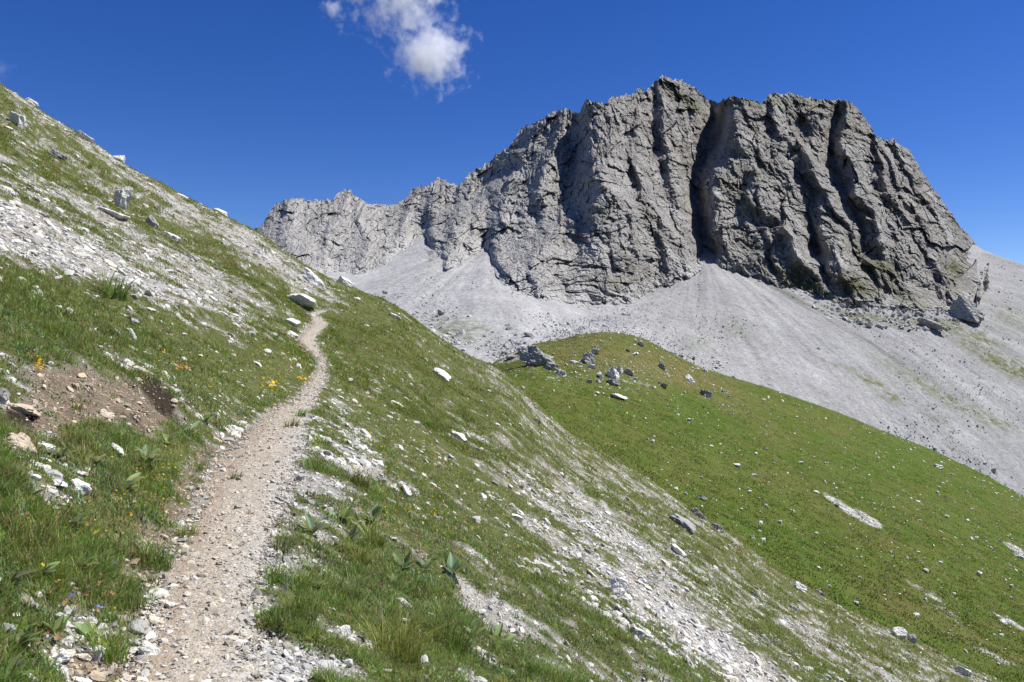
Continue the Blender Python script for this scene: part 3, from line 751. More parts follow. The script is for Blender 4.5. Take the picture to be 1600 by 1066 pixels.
def scatter_stones():
    rng = np.random.default_rng(21)
    # hillside gravel, near and far
    x, Y = sample_view(150000, 2.2, 12, rng); z = hill_z(x, Y); g, s = cover(x, Y, z)
    d = np.abs(x - path_x(Y)) - path_w(Y)
    keep = (rng.random(len(x)) < (1 - g) * np.where(s > .5, .60, .85) + .03) & (d > -.02)
    x, Y, z = x[keep], Y[keep], z[keep]; n = len(x)
    size = np.clip(.0052 * np.exp(rng.normal(0, .72, n)) * (1 + .06 * Y), .003, .08)
    cl = stone_col(n, rng, .22); cl[s[keep] > .5] *= np.array([.9, .78, .64])
    stones('hillside_gravel', np.stack([x, Y, z + size * .25 + .035 * g[keep]], 1), size, cl, rng, (.3, .75), .35, .5)
    x, Y = sample_view(230000, 11, 50, rng); z = hill_z(x, Y); g, s = cover(x, Y, z)
    d = np.abs(x - path_x(Y)) - path_w(Y)
    keep = (rng.random(len(x)) < (1 - g) * .75 + .07) & (d > 0)
    x, Y, z = x[keep], Y[keep], z[keep]; n = len(x)
    size = np.clip(.0145 * np.exp(rng.normal(0, .72, n)) * (1 + .022 * Y), .010, .13)
    stones('hillside_rubble', np.stack([x, Y, z + size * .05 + .025 * g[keep]], 1), size, stone_col(n, rng, .25, .24, .66), rng, (.25, .65), .28, .58)
    # pebbles trodden into the path
    Yp = np.exp(rng.uniform(math.log(2.6), math.log(24), 60000)); T = rng.uniform(-1.1, 1.1, len(Yp))
    x = path_x(Yp) + T * path_w(Yp); z = hill_z(x, Yp)
    n = len(x); size = np.clip(.0034 * np.exp(rng.normal(0, .70, n)) * (1 + .06 * Yp), .002, .04)
    keep = rng.random(n) < np.clip(.30 + .75 * np.abs(T), 0, 1)
    cl = stone_col(n, rng, .6, .22, .60) * np.array([1, .97, .92])
    P = np.stack([x, Yp, z + .012 + size * .2], 1)
    stones('path_pebbles', P[keep], size[keep], cl[keep], rng, (.3, .7), .3, 0)
    # scree boulders
    px = rng.uniform(540, 1640, 12000); top = np.where(px < 1535, con_py(px) + 2, sky_py(px) + 4); bot = np.interp(px, BOR[:, 0], BOR[:, 1]); bot = np.where(px < 770, 575, bot) + 4
    py = top + (bot - top) * rng.random(len(px)) ** .75
    Yv = scree_Y(px, py); u, v = uv(px, py)
    zone = 1 + 1.2 * np.exp(-((px - 720) / 80) ** 2 - ((py - 530) / 35) ** 2) + .45 * sstep(30, 4, bot - py) + 1.6 * np.exp(-((px - 1575) / 35) ** 2 - ((py - 455) / 45) ** 2) - .35 * np.exp(-((px - 960) / 110) ** 2 - ((py - 515) / 30) ** 2)
    size = np.clip(.105 * np.exp(rng.normal(0, .50, len(px))) * zone, .06, .9)
    bx = rng.uniform(1150, 1545, 1500); by = con_py(bx) - 4 + 38 * rng.random(1500) ** 1.5 * sstep(1150, 1320, bx)
    px = np.concatenate([px, bx]); py = np.concatenate([py, by]); Yv = scree_Y(px, py); u, v = uv(px, py)
    size = np.concatenate([size, np.clip(.20 * np.exp(rng.normal(0, .75, 1500)), .08, .8)])
    cl = stone_col(len(px), rng, .05, .24, .56)
    o = stones('scree_stones', np.stack([u * Yv, Yv, v * Yv + size * .3], 1), size, cl, rng, (.45, .9), .5, .3)
    # stones sprinkled in the meadow sward
    u = rng.uniform(-.05, .72, 7000); Y = rng.uniform(50, 150, 7000); x = u * Y
    keep = (Y < bor_Y(u)) & (rng.random(7000) < .30 + .5 * (fbm(x * .06, Y * .09, 131, 3) > .15))
    x, Y = x[keep], Y[keep]
    kx = rng.normal(955, 75, 900); ky = rng.normal(580, 24, 900); kp, kh = p2g(kx, ky, meadow_z, 60, 150, 500)
    x = np.concatenate([x, kp[kh, 0]]); Y = np.concatenate([Y, kp[kh, 1]]); z = meadow_z(x, Y)
    size = np.clip(.055 * np.exp(rng.normal(0, .6, len(x))) * (Y / 80), .03, .32)
    stones('meadow_pebbles', np.stack([x, Y, z + size * .25], 1), size, stone_col(len(x), rng, .1, .45, .78), rng, (.4, .8), .4, .2)
scatter_stones()

# ------------------------------------------------------------------ grass
def blades(P, H, Wd, az, lean, col, rng, seg=3):
    """P base (n,3); returns V, faces, colour"""
    n = len(P)
    dirx, diry = np.cos(az), np.sin(az)
    sx, sy = -diry, dirx
    ts = np.linspace(0, 1, seg + 1)
    V = []; Cc = []
    tw = rng.normal(0, .5, n)
    for i, q in enumerate(ts):
        hx = lean * H * (q ** 1.8); hz = H * (q - .32 * lean * q ** 2.2)
        w = Wd * (1 - q ** 1.6) * .5 if i < seg else 0
        cx = P[:, 0] + dirx * hx; cy = P[:, 1] + diry * hx; cz = P[:, 2] + hz
        s_x = sx * np.cos(tw * q) + dirx * np.sin(tw * q); s_y = sy * np.cos(tw * q) + diry * np.sin(tw * q)
        shade = .8 + .35 * q
        if i < seg:
            V.append(np.stack([cx - s_x * w, cy - s_y * w, cz], 1)); V.append(np.stack([cx + s_x * w, cy + s_y * w, cz], 1))
            Cc += [col, col]
        else:
            V.append(np.stack([cx, cy, cz], 1)); Cc.append(col)
    V = np.stack(V, 1); Cc = np.stack(Cc, 1)
    nv = 2 * seg + 1
    f = []
    for i in range(seg - 1):
        a = 2 * i; f += [(a, a + 1, a + 3), (a, a + 3, a + 2)]
    f.append((2 * seg - 2, 2 * seg - 1, 2 * seg))
    f = np.array(f)
    Fc = (f[None] + (np.arange(n) * nv)[:, None, None]).reshape(-1, 3)
    return V.reshape(-1, 3), Fc, Cc.reshape(-1, 3)

def grass_col(n, rng, dry=.18):
    base = np.array([(.115, .215, .030), (.162, .250, .043), (.215, .262, .062), (.130, .188, .046)])[rng.integers(0, 4, n)]
    c = base * rng.uniform(.75, 1.3, (n, 1))
    dm = rng.random(n) < dry
    c[dm] = np.array((.40, .33, .18)) * rng.uniform(.6, 1.2, (dm.sum(), 1))
    return c

def tufts(centres, nbl, H, Wd, spread, rng, seg, dry, zfn, tint=None):
    k = np.repeat(np.arange(len(centres)), nbl); n = len(k)
    a = rng.uniform(0, 6.283, n); rr = spread[k] * np.sqrt(rng.random(n))
    x = centres[k, 0] + rr * np.cos(a); Y = centres[k, 1] + rr * np.sin(a)
    z = zfn(x, Y) + .005
    h = H[k] * rng.uniform(.45, 1.15, n); w = Wd[k] * rng.uniform(.7, 1.3, n)
    az = a + rng.normal(0, .8, n)
    az = np.where(rng.random(n) < .35, rng.normal(0, .7, n), az)      # some bend downhill
    lean = np.clip(rng.normal(.70, .30, n), .1, 1.4)
    td = np.clip(rng.normal(dry, .12, len(centres)), 0, .8)
    c = grass_col(n, rng, td[k]) if True else None
    hue = rng.normal(1, .12, (len(centres), 3)) * rng.uniform(.60, 1.30, (len(centres), 1))
    c = c * hue[k]
    if tint is not None: c = c * tint[k]
    return blades(np.stack([x, Y, z], 1), h, w, az, lean, np.clip(c, .01, .5), rng, seg)

def hill_surf(x, Y):
    z = hill_z(x, Y); g, s = cover(x, Y, z)
    return z + .03 * g

def merge(parts):
    off = 0; Vs = []; Fs = []; Cs = []
    for V, Fc, Cc in parts:
        Vs.append(V); Fs.append(Fc + off); Cs.append(Cc); off += len(V)
    return np.concatenate(Vs), np.concatenate(Fs), np.concatenate(Cs)

def scatter_grass():
    rng = np.random.default_rng(33)
    parts = []
    for (n, r0, r1, nb, seg, h0, w0, sp) in ((7000, 2.0, 5.0, (14, 34), 3, .115, .0042, .06), (11000, 4.5, 11, (12, 28), 3, .125, .0055, .08), (15000, 10, 22, (8, 18), 2, .125, .010, .13), (20000, 20, 33, (10, 20), 2, .155, .017, .20), (22000, 30, 50, (8, 16), 2, .17, .024, .24)):
        x, Y = sample_view(n * 2, r0, r1, rng, .75)
        z = hill_z(x, Y); g, s = cover(x, Y, z)
        keep = rng.random(len(x)) < np.clip(g * .95 + .03 * (1 - s), 0, 1)
        x, Y = x[keep][:n], Y[keep][:n]; gg = g[keep][:n]
        m = len(x)
        dpath = np.abs(x - path_x(Y)) - path_w(Y)
        kk = (dpath > .03) | (Y > 34.0)
        x, Y, gg = x[kk], Y[kk], gg[kk]; m = len(x)
        lush = np.clip(.58 + .75 * fbm(x * .7, Y * .8, 141, 3), .32, 1.4)
        px, py = proj(x, Y, hill_z(x, Y))
        lush = lush + .4 * gauss(px, py, [(90, 500, 160, 50, 22, 1), (640, 990, 100, 70, 40, .8), (245, 860, 60, 60, -35, .7)])
        H = h0 * lush * rng.uniform(.6, 1.3, m) * (.55 + .45 * gg)
        cent = np.stack([x, Y], 1)
        dry = .12 + .22 * sstep(.1, .6, fbm(x * .35 + 20, Y * .6, 142, 3))
        far = np.stack([np.interp(Y, [8, 20, 40], [1, 1.05, 1.1]), np.interp(Y, [8, 20, 40], [1, 1.0, 1.0]), np.interp(Y, [8, 20, 40], [1, .95, .9])], 1)
        parts.append(tufts(cent, rng.integers(nb[0], nb[1], m), H, np.full(m, w0), sp * rng.uniform(.6, 1.4, m), rng, seg, dry, hill_surf, far))
    # low broad-leaved herbs mixed into the sward
    for (n, r0, r1, h0, w0, sp) in ((9000, 2.0, 6.5, .050, .011, .06), (12000, 6, 16, .055, .015, .09)):
        x, Y = sample_view(n, r0, r1, rng, .75); z = hill_z(x, Y); g, s = cover(x, Y, z)
        keep = (rng.random(n) < g * .9 + .04) & (np.abs(x - path_x(Y)) - path_w(Y) > .05) & (fbm(x * .9, Y * 1.1, 145, 3) > -.15)
        x, Y = x[keep], Y[keep]; m = len(x)
        tint = np.stack([rng.uniform(.65, 1.15, m), rng.uniform(.75, 1.1, m), rng.uniform(1.0, 2.2, m)], 1) * rng.uniform(.7, 1.3, (m, 1))
        parts.append(tufts(np.stack([x, Y], 1), rng.integers(6, 13, m), np.full(m, h0) * rng.uniform(.6, 1.5, m), np.full(m, w0), np.full(m, sp) * rng.uniform(.5, 1.3, m), rng, 2, .10, hill_surf, tint))
    V, Fc, Cc = merge(parts)
    me = mk_mesh('hillside_grass', V, Fc, {'col': Cc}, True, [M_grass])
    link('hillside_grass', me, kind='stuff')
    # turf of the far meadow
    x = []; u = rng.uniform(-.06, .72, 60000); Y = np.exp(rng.uniform(math.log(52), math.log(152), 60000))
    k = Y < bor_Y(u) * 1.01
    u, Y = u[k], Y[k]; x = u * Y; m = len(x)
    b = fbm(x * .3, Y * .45, 151, 3)
    k = rng.random(m) < .35 + .6 * (b > 0); x, Y = x[k], Y[k]; m = len(x)
    cent = np.stack([x, Y], 1)
    tint = np.stack([rng.uniform(.52, .74, m), rng.uniform(.56, .72, m), rng.uniform(.35, .5, m)], 1)
    V, Fc, Cc = tufts(cent, np.full(m, 4), np.full(m, .16) * rng.uniform(.5, 1.5, m), np.full(m, .07), np.full(m, .35), rng, 2, .12, meadow_z, tint)
    me = mk_mesh('meadow_turf', V, Fc, {'col': Cc}, True, [M_grass])
    link('meadow_turf', me, kind='stuff')
scatter_grass()

# ------------------------------------------------------------------ single rocks
def block_rock(V, rng):
    P = V / np.linalg.norm(V, axis=1, keepdims=True)
    N = np.array([[1, 0, 0], [-1, 0, 0], [0, 1, 0], [0, -1, 0], [0, 0, 1], [0, 0, -1]], float) + rng.normal(0, .17, (6, 3))
    N = np.concatenate([N, rng.normal(size=(7, 3))]); N /= np.linalg.norm(N, axis=1, keepdims=True)
    D = np.concatenate([rng.uniform(.62, .80, 6), rng.uniform(.82, 1.02, 7)])
    c = P @ N.T
    return P * np.minimum(np.where(c > .05, D / np.maximum(c, .05), 9).min(1), 1.3)[:, None]
def slab(seed, L, W, H, rough=.05, n=12, lo=.55, strata=0.0, block=False):
    rng = np.random.default_rng(seed)
    V = block_rock(ICO4[0], rng) if block else clip_rock(ICO4[0], rng, n, lo, .95)
    q = V.copy()
    nz = fbm(q[:, 0] * 1.7 + seed, q[:, 1] * 1.7 + q[:, 2] * 1.3, seed, 4, .55) * rough * 1.6 + fbm(q[:, 2] * 3.1 + seed, q[:, 0] * 2.6 - q[:, 1] * 2.2, seed + 9, 4, .6) * rough
    fv, fe = facets(q[:, 0] * 2.2 + q[:, 1] * .8 + seed, q[:, 2] * 2.6 + q[:, 1] * 1.9, seed, .9, .8)
    V = V * (1 + nz + rough * 1.3 * fv)[:, None]
    if strata: V = V * (1 + strata * np.sign(np.sin(q[:, 2] * 9 + q[:, 0] * 1.5 + 1.5 * nz / rough))[:, None] * np.array([1, 1, .0]))
    V = V * np.array([L, W, H]) * .56
    V[:, 2] -= V[:, 2].min() + H * .38           # origin at its foot, a fifth of it in the ground
    return V
def add_rock(name, label, cat, kind, px, py, wpx, hpx, seed, fn=None, tilt=0.0, yaw=None, deep=.8, rough=.06, lo=.55, group=None, strata=0.0, y0=1.2, y1=75):
    P, hit = p2g([px], [py + hpx * .30], fn, y0, y1)
    p = P[0]; s = p[1] / F
    L, H = wpx * s, hpx * s
    V = slab(seed, L, max(L, H) * deep, H * (1.05 if fn is None else 1.0), rough, 12, lo, strata, 'slab' in name or 'ledge' in name or seed % 3 == 0)
    me = mk_mesh(name, V, ICO4[1], None, False, [M_rock[kind]])
    o = link(name, me, label=label, category=cat)
    if group: o['group'] = group
    o.location = (p[0], p[1], p[2])
    o.rotation_euler = (random.uniform(-.1, .1), math.radians(tilt), random.uniform(-.25, .25) if yaw is None else yaw)
    return o
HILL_ROCKS = [
    ('boulder', 'whitish rounded boulder high in the grass at the far left edge', 'boulder', 'pale', 28, 187, 27, 24, 15),
    ('rock_slab', 'upright pale grey rectangular slab standing in the upper left grass', 'rock', 'pale', 187, 311, 19, 40, 18),
    ('rock_ledge', 'long pale ledge rock with shadowed underside, just below the upright slab', 'rock', 'pale', 176, 333, 42, 15, 24),
    ('rock_ledge', 'thin dark-edged ledge in the grass below the whitish rounded boulder', 'rock', 'grey', 88, 241, 28, 12, 30),
    ('boulder', 'pale boulder on the left skyline nearest the corner of the photo', 'boulder', 'pale', 46, 156, 22, 13, 20),
    ('boulder', 'pale flat-topped boulder on the skyline above the upright slab', 'boulder', 'pale', 186, 248, 20, 12, 10),
    ('boulder', 'low pale boulder on the skyline between two larger skyline boulders', 'boulder', 'pale', 132, 215, 26, 12, 30),
    ('rock_ledge', 'cracked grey ledge rock right of the long pale ledge', 'rock', 'grey', 236, 347, 22, 18, 45),
    ('rock_ledge', 'pale broken ledge rock below and right of the cracked grey ledge', 'rock', 'pale', 265, 369, 30, 18, 30),
    ('rock_slab', 'pale tilted slab beside the gravel streak in the middle of the left slope', 'rock', 'pale', 300, 402, 25, 11, 28),
    ('rock_slab', 'flat grey slab lying on the skyline left of where the far ridge starts', 'rock', 'pale', 343, 329, 26, 8, 24),
    ('rock_slab', 'small pale slab on the skyline just before the far ridge', 'rock', 'pale', 285, 307, 20, 8, 28),
    ('rock_slab', 'large white slab dipping right on the spur above the path', 'rock', 'white', 488, 434, 46, 15, 34),
    ('rock_slab', 'white slab on the very crest of the spur against the far scree', 'rock', 'white', 538, 441, 24, 15, 34),
    ('boulder', 'big lichen-spotted pale boulder beside the upper end of the path', 'boulder', 'pale', 470, 468, 50, 22, 18),
    ('rock', 'low pale rock left of the path just below the lichen-spotted boulder', 'rock', 'pale', 456, 503, 24, 10, 12),
    ('rock', 'small white rock left of the path at the second bend from the top', 'rock', 'white', 456, 522, 20, 10, 10),
    ('rock_slab', 'thin flat stone lying across the top of the path bend', 'rock', 'pale', 482, 492, 24, 7, 8),
    ('rock_slab', 'narrow white slab lying alone on the green spur flank', 'rock', 'white', 617, 494, 22, 8, 26),
    ('rock', 'white stone by the last visible bit of path near the crest', 'rock', 'white', 556, 467, 12, 6, 15),
    ('rock', 'tan cracked rock sticking out of the bare bank at the left edge', 'rock', 'tan', 26, 690, 62, 42, 14),
    ('rock', 'bright white flat stone right of the tan cracked rock', 'rock', 'white', 62, 694, 38, 17, 24),
    ('rock', 'bluish grey stone cut by the left edge above the bare bank', 'rock', 'grey', 2, 620, 22, 30, 10),
    ('rock_ledge', 'tan ledge with a dark hollow beneath it in the bare bank', 'rock', 'tan', 30, 636, 62, 17, 10),
    ('rock', 'white rock showing through grass below the bare bank', 'rock', 'white', 178, 702, 30, 20, 10),
    ('rock', 'white rock with small cracks among leaves at the left', 'rock', 'white', 118, 762, 36, 24, 12),
    ('stone', 'white stone at the left border of the path near the bottom of the photo', 'stone', 'white', 233, 1020, 28, 28, 5),
    ('stone', 'half grey half white stone on the left path edge', 'stone', 'grey', 200, 972, 34, 15, 8),
    ('stone', 'small clean white stone lying on the brown side of the path', 'stone', 'white', 266, 990, 17, 8, 0),
    ('stone', 'dark grey stone on the right border of the path', 'stone', 'grey', 402, 931, 20, 17, 0),
    ('stone', 'pale angular stone embedded in the middle of the path', 'stone', 'tan', 296, 896, 28, 10, 0),
    ('stone', 'pale cream stone lying where two leaf rosettes flank the gravel', 'stone', 'pale', 475, 795, 14, 10, 0),
    ('stone', 'white stone half hidden in the grass at the bottom left', 'stone', 'white', 98, 1026, 26, 18, 0),
    ('stone', 'wide white stone behind curved grass blades at the bottom left', 'stone', 'white', 148, 1020, 30, 22, 0),
    ('boulder', 'brightest white boulder on the stony lower slope right of centre', 'boulder', 'white', 960, 920, 27, 28, 35),
    ('rock_ledge', 'long dark-shadowed ledge below the brightest white boulder', 'rock', 'grey', 972, 962, 46, 16, 40),
    ('rock', 'pale blocky rock at the foot of the dark-shadowed ledge', 'rock', 'pale', 992, 988, 26, 24, 30),
    ('rock_ledge', 'grey layered outcrop on the lower spur edge against the meadow', 'rock', 'grey', 1066, 817, 46, 16, 38),
    ('rock', 'narrow grey rock pointing down the spur edge above the layered outcrop', 'rock', 'grey', 1091, 803, 22, 13, 40),
    ('rock', 'squat grey rock right of the layered outcrop on the spur edge', 'rock', 'grey', 1120, 824, 18, 13, 25),
    ('rock_slab', 'long white slab below the layered outcrop', 'rock', 'white', 1057, 859, 30, 11, 36),
    ('rock_slab', 'white slab on the spur edge lower down against the dark meadow', 'rock', 'white', 1246, 917, 24, 12, 38),
    ('boulder', 'small grey boulder on the spur edge right of the white slab', 'boulder', 'grey', 1280, 925, 14, 10, 20),
    ('boulder', 'pale grey boulder in the rubble streak near the lower right', 'boulder', 'pale', 1404, 992, 24, 16, 25),
    ('boulder', 'rounder grey boulder right beside the pale one in the rubble streak', 'boulder', 'grey', 1424, 999, 17, 14, 20),
    ('rock', 'small dark grey rock on the stony slope below the spur edge', 'rock', 'grey', 1177, 929, 12, 12, 35),
    ('rock_slab', 'thin pale slab on the stony slope right of the small dark rock', 'rock', 'pale', 1238, 948, 20, 9, 35),
    ('rock_ledge', 'white-topped ledge with black shadow in the middle of the slope', 'rock', 'pale', 714, 679, 26, 15, 32),
    ('rock_slab', 'pale slab lying in grass right of the narrow path', 'rock', 'white', 621, 632, 24, 9, 30),
    ('rock_ledge', 'flat layered slab high on the spur right of the path', 'rock', 'pale', 688, 585, 34, 11, 32),
    ('rock', 'small dark rock on the spur edge above the meadow', 'rock', 'grey', 838, 658, 10, 9, 35),
    ('stone', 'bluish flat stone in the gravel right of the path near the bottom', 'stone', 'grey', 556, 964, 22, 13, 20),
    ('stone', 'grey flat stone lying left of the bluish one', 'stone', 'pale', 495, 1001, 26, 13, 15),
    ('stone', 'dark stone in shade beside the big grass tuft', 'stone', 'grey', 445, 992, 24, 12, 10),
    ('stone', 'pale stone tucked under the leaf rosette right of the path', 'stone', 'pale', 481, 886, 18, 14, 10),
    ('rock', 'pale rock jutting from the grass on the upper left slope edge', 'rock', 'pale', 12, 296, 26, 8, 28),
    ('rock', 'pale rock at the bottom right corner of the stony slope', 'rock', 'pale', 1502, 1046, 26, 13, 25),
]
for i, (nm, lb, ct, kd, px, py, w, h, tl) in enumerate(HILL_ROCKS):
    add_rock(nm, lb, ct, kd, px, py, w, h, 300 + i, None, tl, deep=.75 if 'slab' not in nm else .55, lo=.62 if kd in ('white', 'pale') else .5)

KNOLL_ROCKS = [
    ('rock_outcrop', 'largest dark slabby outcrop on the left shoulder of the grassy knoll', 'rock', 'knoll', 836, 561, 60, 38, 18, .8),
    ('rock_outcrop', 'lower right end of the dark slabby outcrop on the knoll', 'rock', 'knoll', 860, 573, 26, 22, 20, .8),
    ('rock', 'light rock at the upper left tip of the knoll outcrop', 'rock', 'knollpale', 820, 546, 22, 14, 0, .8),
    ('rock', 'grey low rock left of the big outcrop at the knoll edge', 'rock', 'knoll', 798, 558, 20, 12, -10, .8),
    ('rock', 'pale broken rock right of the outcrop with a dark cleft', 'rock', 'knollpale', 876, 581, 24, 18, 20, .8),
    ('boulder', 'pointed dark boulder standing on the middle of the knoll', 'boulder', 'knoll', 916, 560, 24, 24, 15, .9),
    ('boulder', 'dark rounded boulder behind the pointed one on the knoll', 'boulder', 'knoll', 931, 548, 16, 14, 0, .8),
    ('rock', 'small pale rock at the foot of the pointed boulder', 'rock', 'knollpale', 924, 571, 14, 10, 10, .8),
    ('boulder', 'tall white boulder in the centre of the knoll front', 'boulder', 'knollpale', 959, 584, 20, 26, 5, .9),
    ('boulder', 'dark-fronted boulder at the base of the tall white one', 'boulder', 'knoll', 958, 598, 18, 16, 0, .8),
    ('rock_slab', 'leaning white sliver left of the tall white boulder', 'rock', 'knollpale', 940, 586, 9, 20, -25, .6),
    ('boulder', 'grey boulder right of the tall white boulder', 'boulder', 'knoll', 982, 580, 17, 16, 5, .8),
    ('boulder', 'narrow light grey boulder touching the tall white one on its right', 'boulder', 'knollpale', 969, 577, 11, 18, 5, .8),
    ('stone', 'small dark stone left of the leaning white sliver', 'stone', 'knoll', 921, 596, 11, 10, 0, .8),
    ('stone', 'small grey stone between the dark stone and the white sliver', 'stone', 'knoll', 935, 596, 9, 8, 0, .8),
    ('rock', 'curved pale rock band low on the knoll below the white boulder', 'rock', 'knollpale', 966, 619, 34, 9, 12, .6),
    ('boulder', 'lone grey boulder on the right half of the knoll', 'boulder', 'knoll', 1034, 572, 15, 15, 15, .8),
    ('stone', 'small round grey stone high on the knoll right of the dark boulders', 'stone', 'knoll', 981, 547, 11, 9, 0, .8),
    ('rock', 'pale stone group near the top right of the knoll', 'rock', 'knollpale', 1001, 537, 13, 10, 0, .8),
    ('rock', 'grey jagged rock on the right flank of the knoll', 'rock', 'knoll', 1103, 615, 20, 20, 20, .8),
    ('rock', 'pale crumbling rock above the jagged one on the right flank', 'rock', 'knollpale', 1077, 592, 20, 14, 20, .8),
    ('rock', 'low grey rock furthest right on the knoll', 'rock', 'knoll', 1131, 611, 16, 10, 20, .8),
    ('rock', 'flat grey rock between the lone boulder and the crumbling rock', 'rock', 'knoll', 1033, 600, 20, 9, 20, .8),
    ('rock', 'pale rock on the knoll skyline against the scree', 'rock', 'knollpale', 1100, 578, 14, 9, 25, .8),
    ('rock', 'whitish rock band in the grass left of the pointed boulder', 'rock', 'knollpale', 899, 565, 18, 5, 5, .6),
    ('stone', 'elongated white stone lying in the upper right of the green meadow', 'stone', 'knollpale', 1465, 728, 16, 6, 10, .6),
    ('stone', 'white double stone in the upper middle of the meadow', 'stone', 'knollpale', 1151, 725, 12, 6, 20, .7),
    ('stone', 'white oval stone below the double stone in the meadow', 'stone', 'knollpale', 1178, 742, 9, 5, 0, .7),
    ('stone', 'round white stone lower in the meadow under the oval one', 'stone', 'knollpale', 1171, 768, 7, 6, 0, .8),
    ('stone', 'round white stone right of the middle of the meadow', 'stone', 'knollpale', 1252, 722, 8, 5, 0, .8),
    ('stone', 'grey shadowed stone in the meadow close to the spur edge', 'stone', 'knoll', 1097, 777, 12, 8, 30, .8),
    ('stone', 'single white stone in the meadow above the layered outcrop', 'stone', 'knollpale', 1176, 839, 7, 7, 0, .8),
    ('stone', 'dark stone at the upper end of the bare patch in the meadow', 'stone', 'knoll', 1308, 789, 7, 6, 0, .8),
    ('stone', 'grey stone far down the right side of the meadow', 'stone', 'knollpale', 1528, 896, 9, 8, 25, .8),
    ('stone', 'brownish stone right of the grey stone low in the meadow', 'stone', 'knoll', 1580, 934, 7, 6, 0, .8),
    ('rock_slab', 'pale flat stone at the right edge of the photo in the meadow', 'stone', 'knollpale', 1592, 869, 18, 6, 25, .6),
]
for i, (nm, lb, ct, kd, px, py, w, h, tl, dp) in enumerate(KNOLL_ROCKS):
    if i < 25: w, h = w * .84, h * .78
    add_rock(nm, lb, ct, kd, px, py, w, h, 500 + i, meadow_z, tl, deep=dp, rough=.10, lo=.5, y0=50, y1=160)
rng = np.random.default_rng(77)
proto_st = []
for i in range(70):
    px = rng.uniform(1000, 1590); lo_ = np.interp(px, BOR[:, 0], BOR[:, 1]) + 18; hi_ = np.interp(px, SIL[:, 0], SIL[:, 1]) - 12
    py = rng.uniform(lo_, hi_); sz = float(rng.uniform(3.5, 6.5))
    lab = 'small pale stone scattered in the green meadow'
    if i < 8:
        o = add_rock('meadow_stone', lab, 'stone', 'knollpale', px, py, sz, sz * .7, 800 + i, meadow_z, 0, deep=.8, rough=.08, group='small pale stones in the meadow', y0=48, y1=160); proto_st.append(o)
    else:
        P, _ = p2g([px], [py], meadow_z, 48, 160)
        o = proto_st[i % 8].copy(); C.objects.link(o); o.location = P[0]; o.rotation_euler = (0, 0, rng.uniform(0, 6.28))
        o.scale = [float(rng.uniform(.7, 1.3))] * 3

def scree_pt(px, py):
    Y = float(scree_Y(np.array([px], float), np.array([py], float))[0]); u, v = uv(px, py)
    return np.array([u * Y, Y, v * Y])
SCREE_ROCKS = [
    ('rock_block', 'dark triangular rock block standing out of the scree at the foot of the right cliff', 'rock', 'knoll', 1510, 488, 60, 30, 28, .6),
    ('rock_block', 'low rock lying below the foot of the right cliff, left of the triangular block', 'rock', 'knoll', 1456, 508, 38, 13, 18, .7),
    ('boulder', 'small dark boulder alone on the near edge of the right scree', 'boulder', 'knoll', 1243, 587, 6, 5, 0, .8),
    ('boulder', 'pale boulder in the middle of the right scree slope', 'boulder', 'knollpale', 1277, 547, 8, 5, 0, .8),
    ('rock_slab', 'thin dark slab lying on the scree above the knoll', 'rock', 'knoll', 826, 526, 18, 5, 20, .5),
    ('rock', 'dark rock on the left scree above the spur', 'rock', 'knoll', 602, 458, 9, 5, 0, .8),
    ('rock', 'grey rock cluster top in the left talus beside the spur', 'rock', 'knoll', 690, 489, 12, 7, 0, .8),
]
for i, (nm, lb, ct, kd, px, py, w, h, tl, dp) in enumerate(SCREE_ROCKS):
    p = scree_pt(px, py + h * .35); s = p[1] / F
    V = slab(900 + i, w * s, w * s * dp, h * s * 1.2, .10, 12, .45)
    o = link(nm, mk_mesh(nm, V, ICO4[1], None, False, [M_rock[kd]]), label=lb, category=ct)
    o.location = p + np.array([0, -h * s * .1, .3]); o.rotation_euler = (0, math.radians(tl), .1)

# ------------------------------------------------------------------ broad-leaved plants
def leaf_mesh(seed):
    rng = np.random.default_rng(seed)
    nl, nw = 9, 5
    tq = np.linspace(0, 1, nl); sq = np.linspace(-1, 1, nw)
    Tq, Sq = np.meshgrid(tq, sq, indexing='ij')
    wid = .20 * np.sin(np.pi * np.clip(Tq * .94 + .04, 0, 1) ** .85) + .012
    bend = rng.uniform(.15, .5)
    x = Tq * np.cos(bend * Tq); z = Tq * .15 - bend * .55 * Tq ** 2 + .30 * np.abs(Sq) * wid * 1.6
    y = Sq * wid + .03 * np.sin(Tq * 5 + seed)
    base = np.array((.165, .225, .105)) * rng.uniform(.65, 1.35) * np.array([rng.uniform(.85, 1.3), 1, rng.uniform(.7, 1.5)])
    c = np.tile(base, (nl * nw, 1)) * (1 + .35 * (np.abs(Sq) < .1).ravel()[:, None])
    return mk_mesh('leaf', np.stack([x, y, z], -1).reshape(-1, 3), grid_faces(nl, nw), {'col': c}, True, [M_leaf])
LEAVES = [leaf_mesh(i) for i in range(24)]
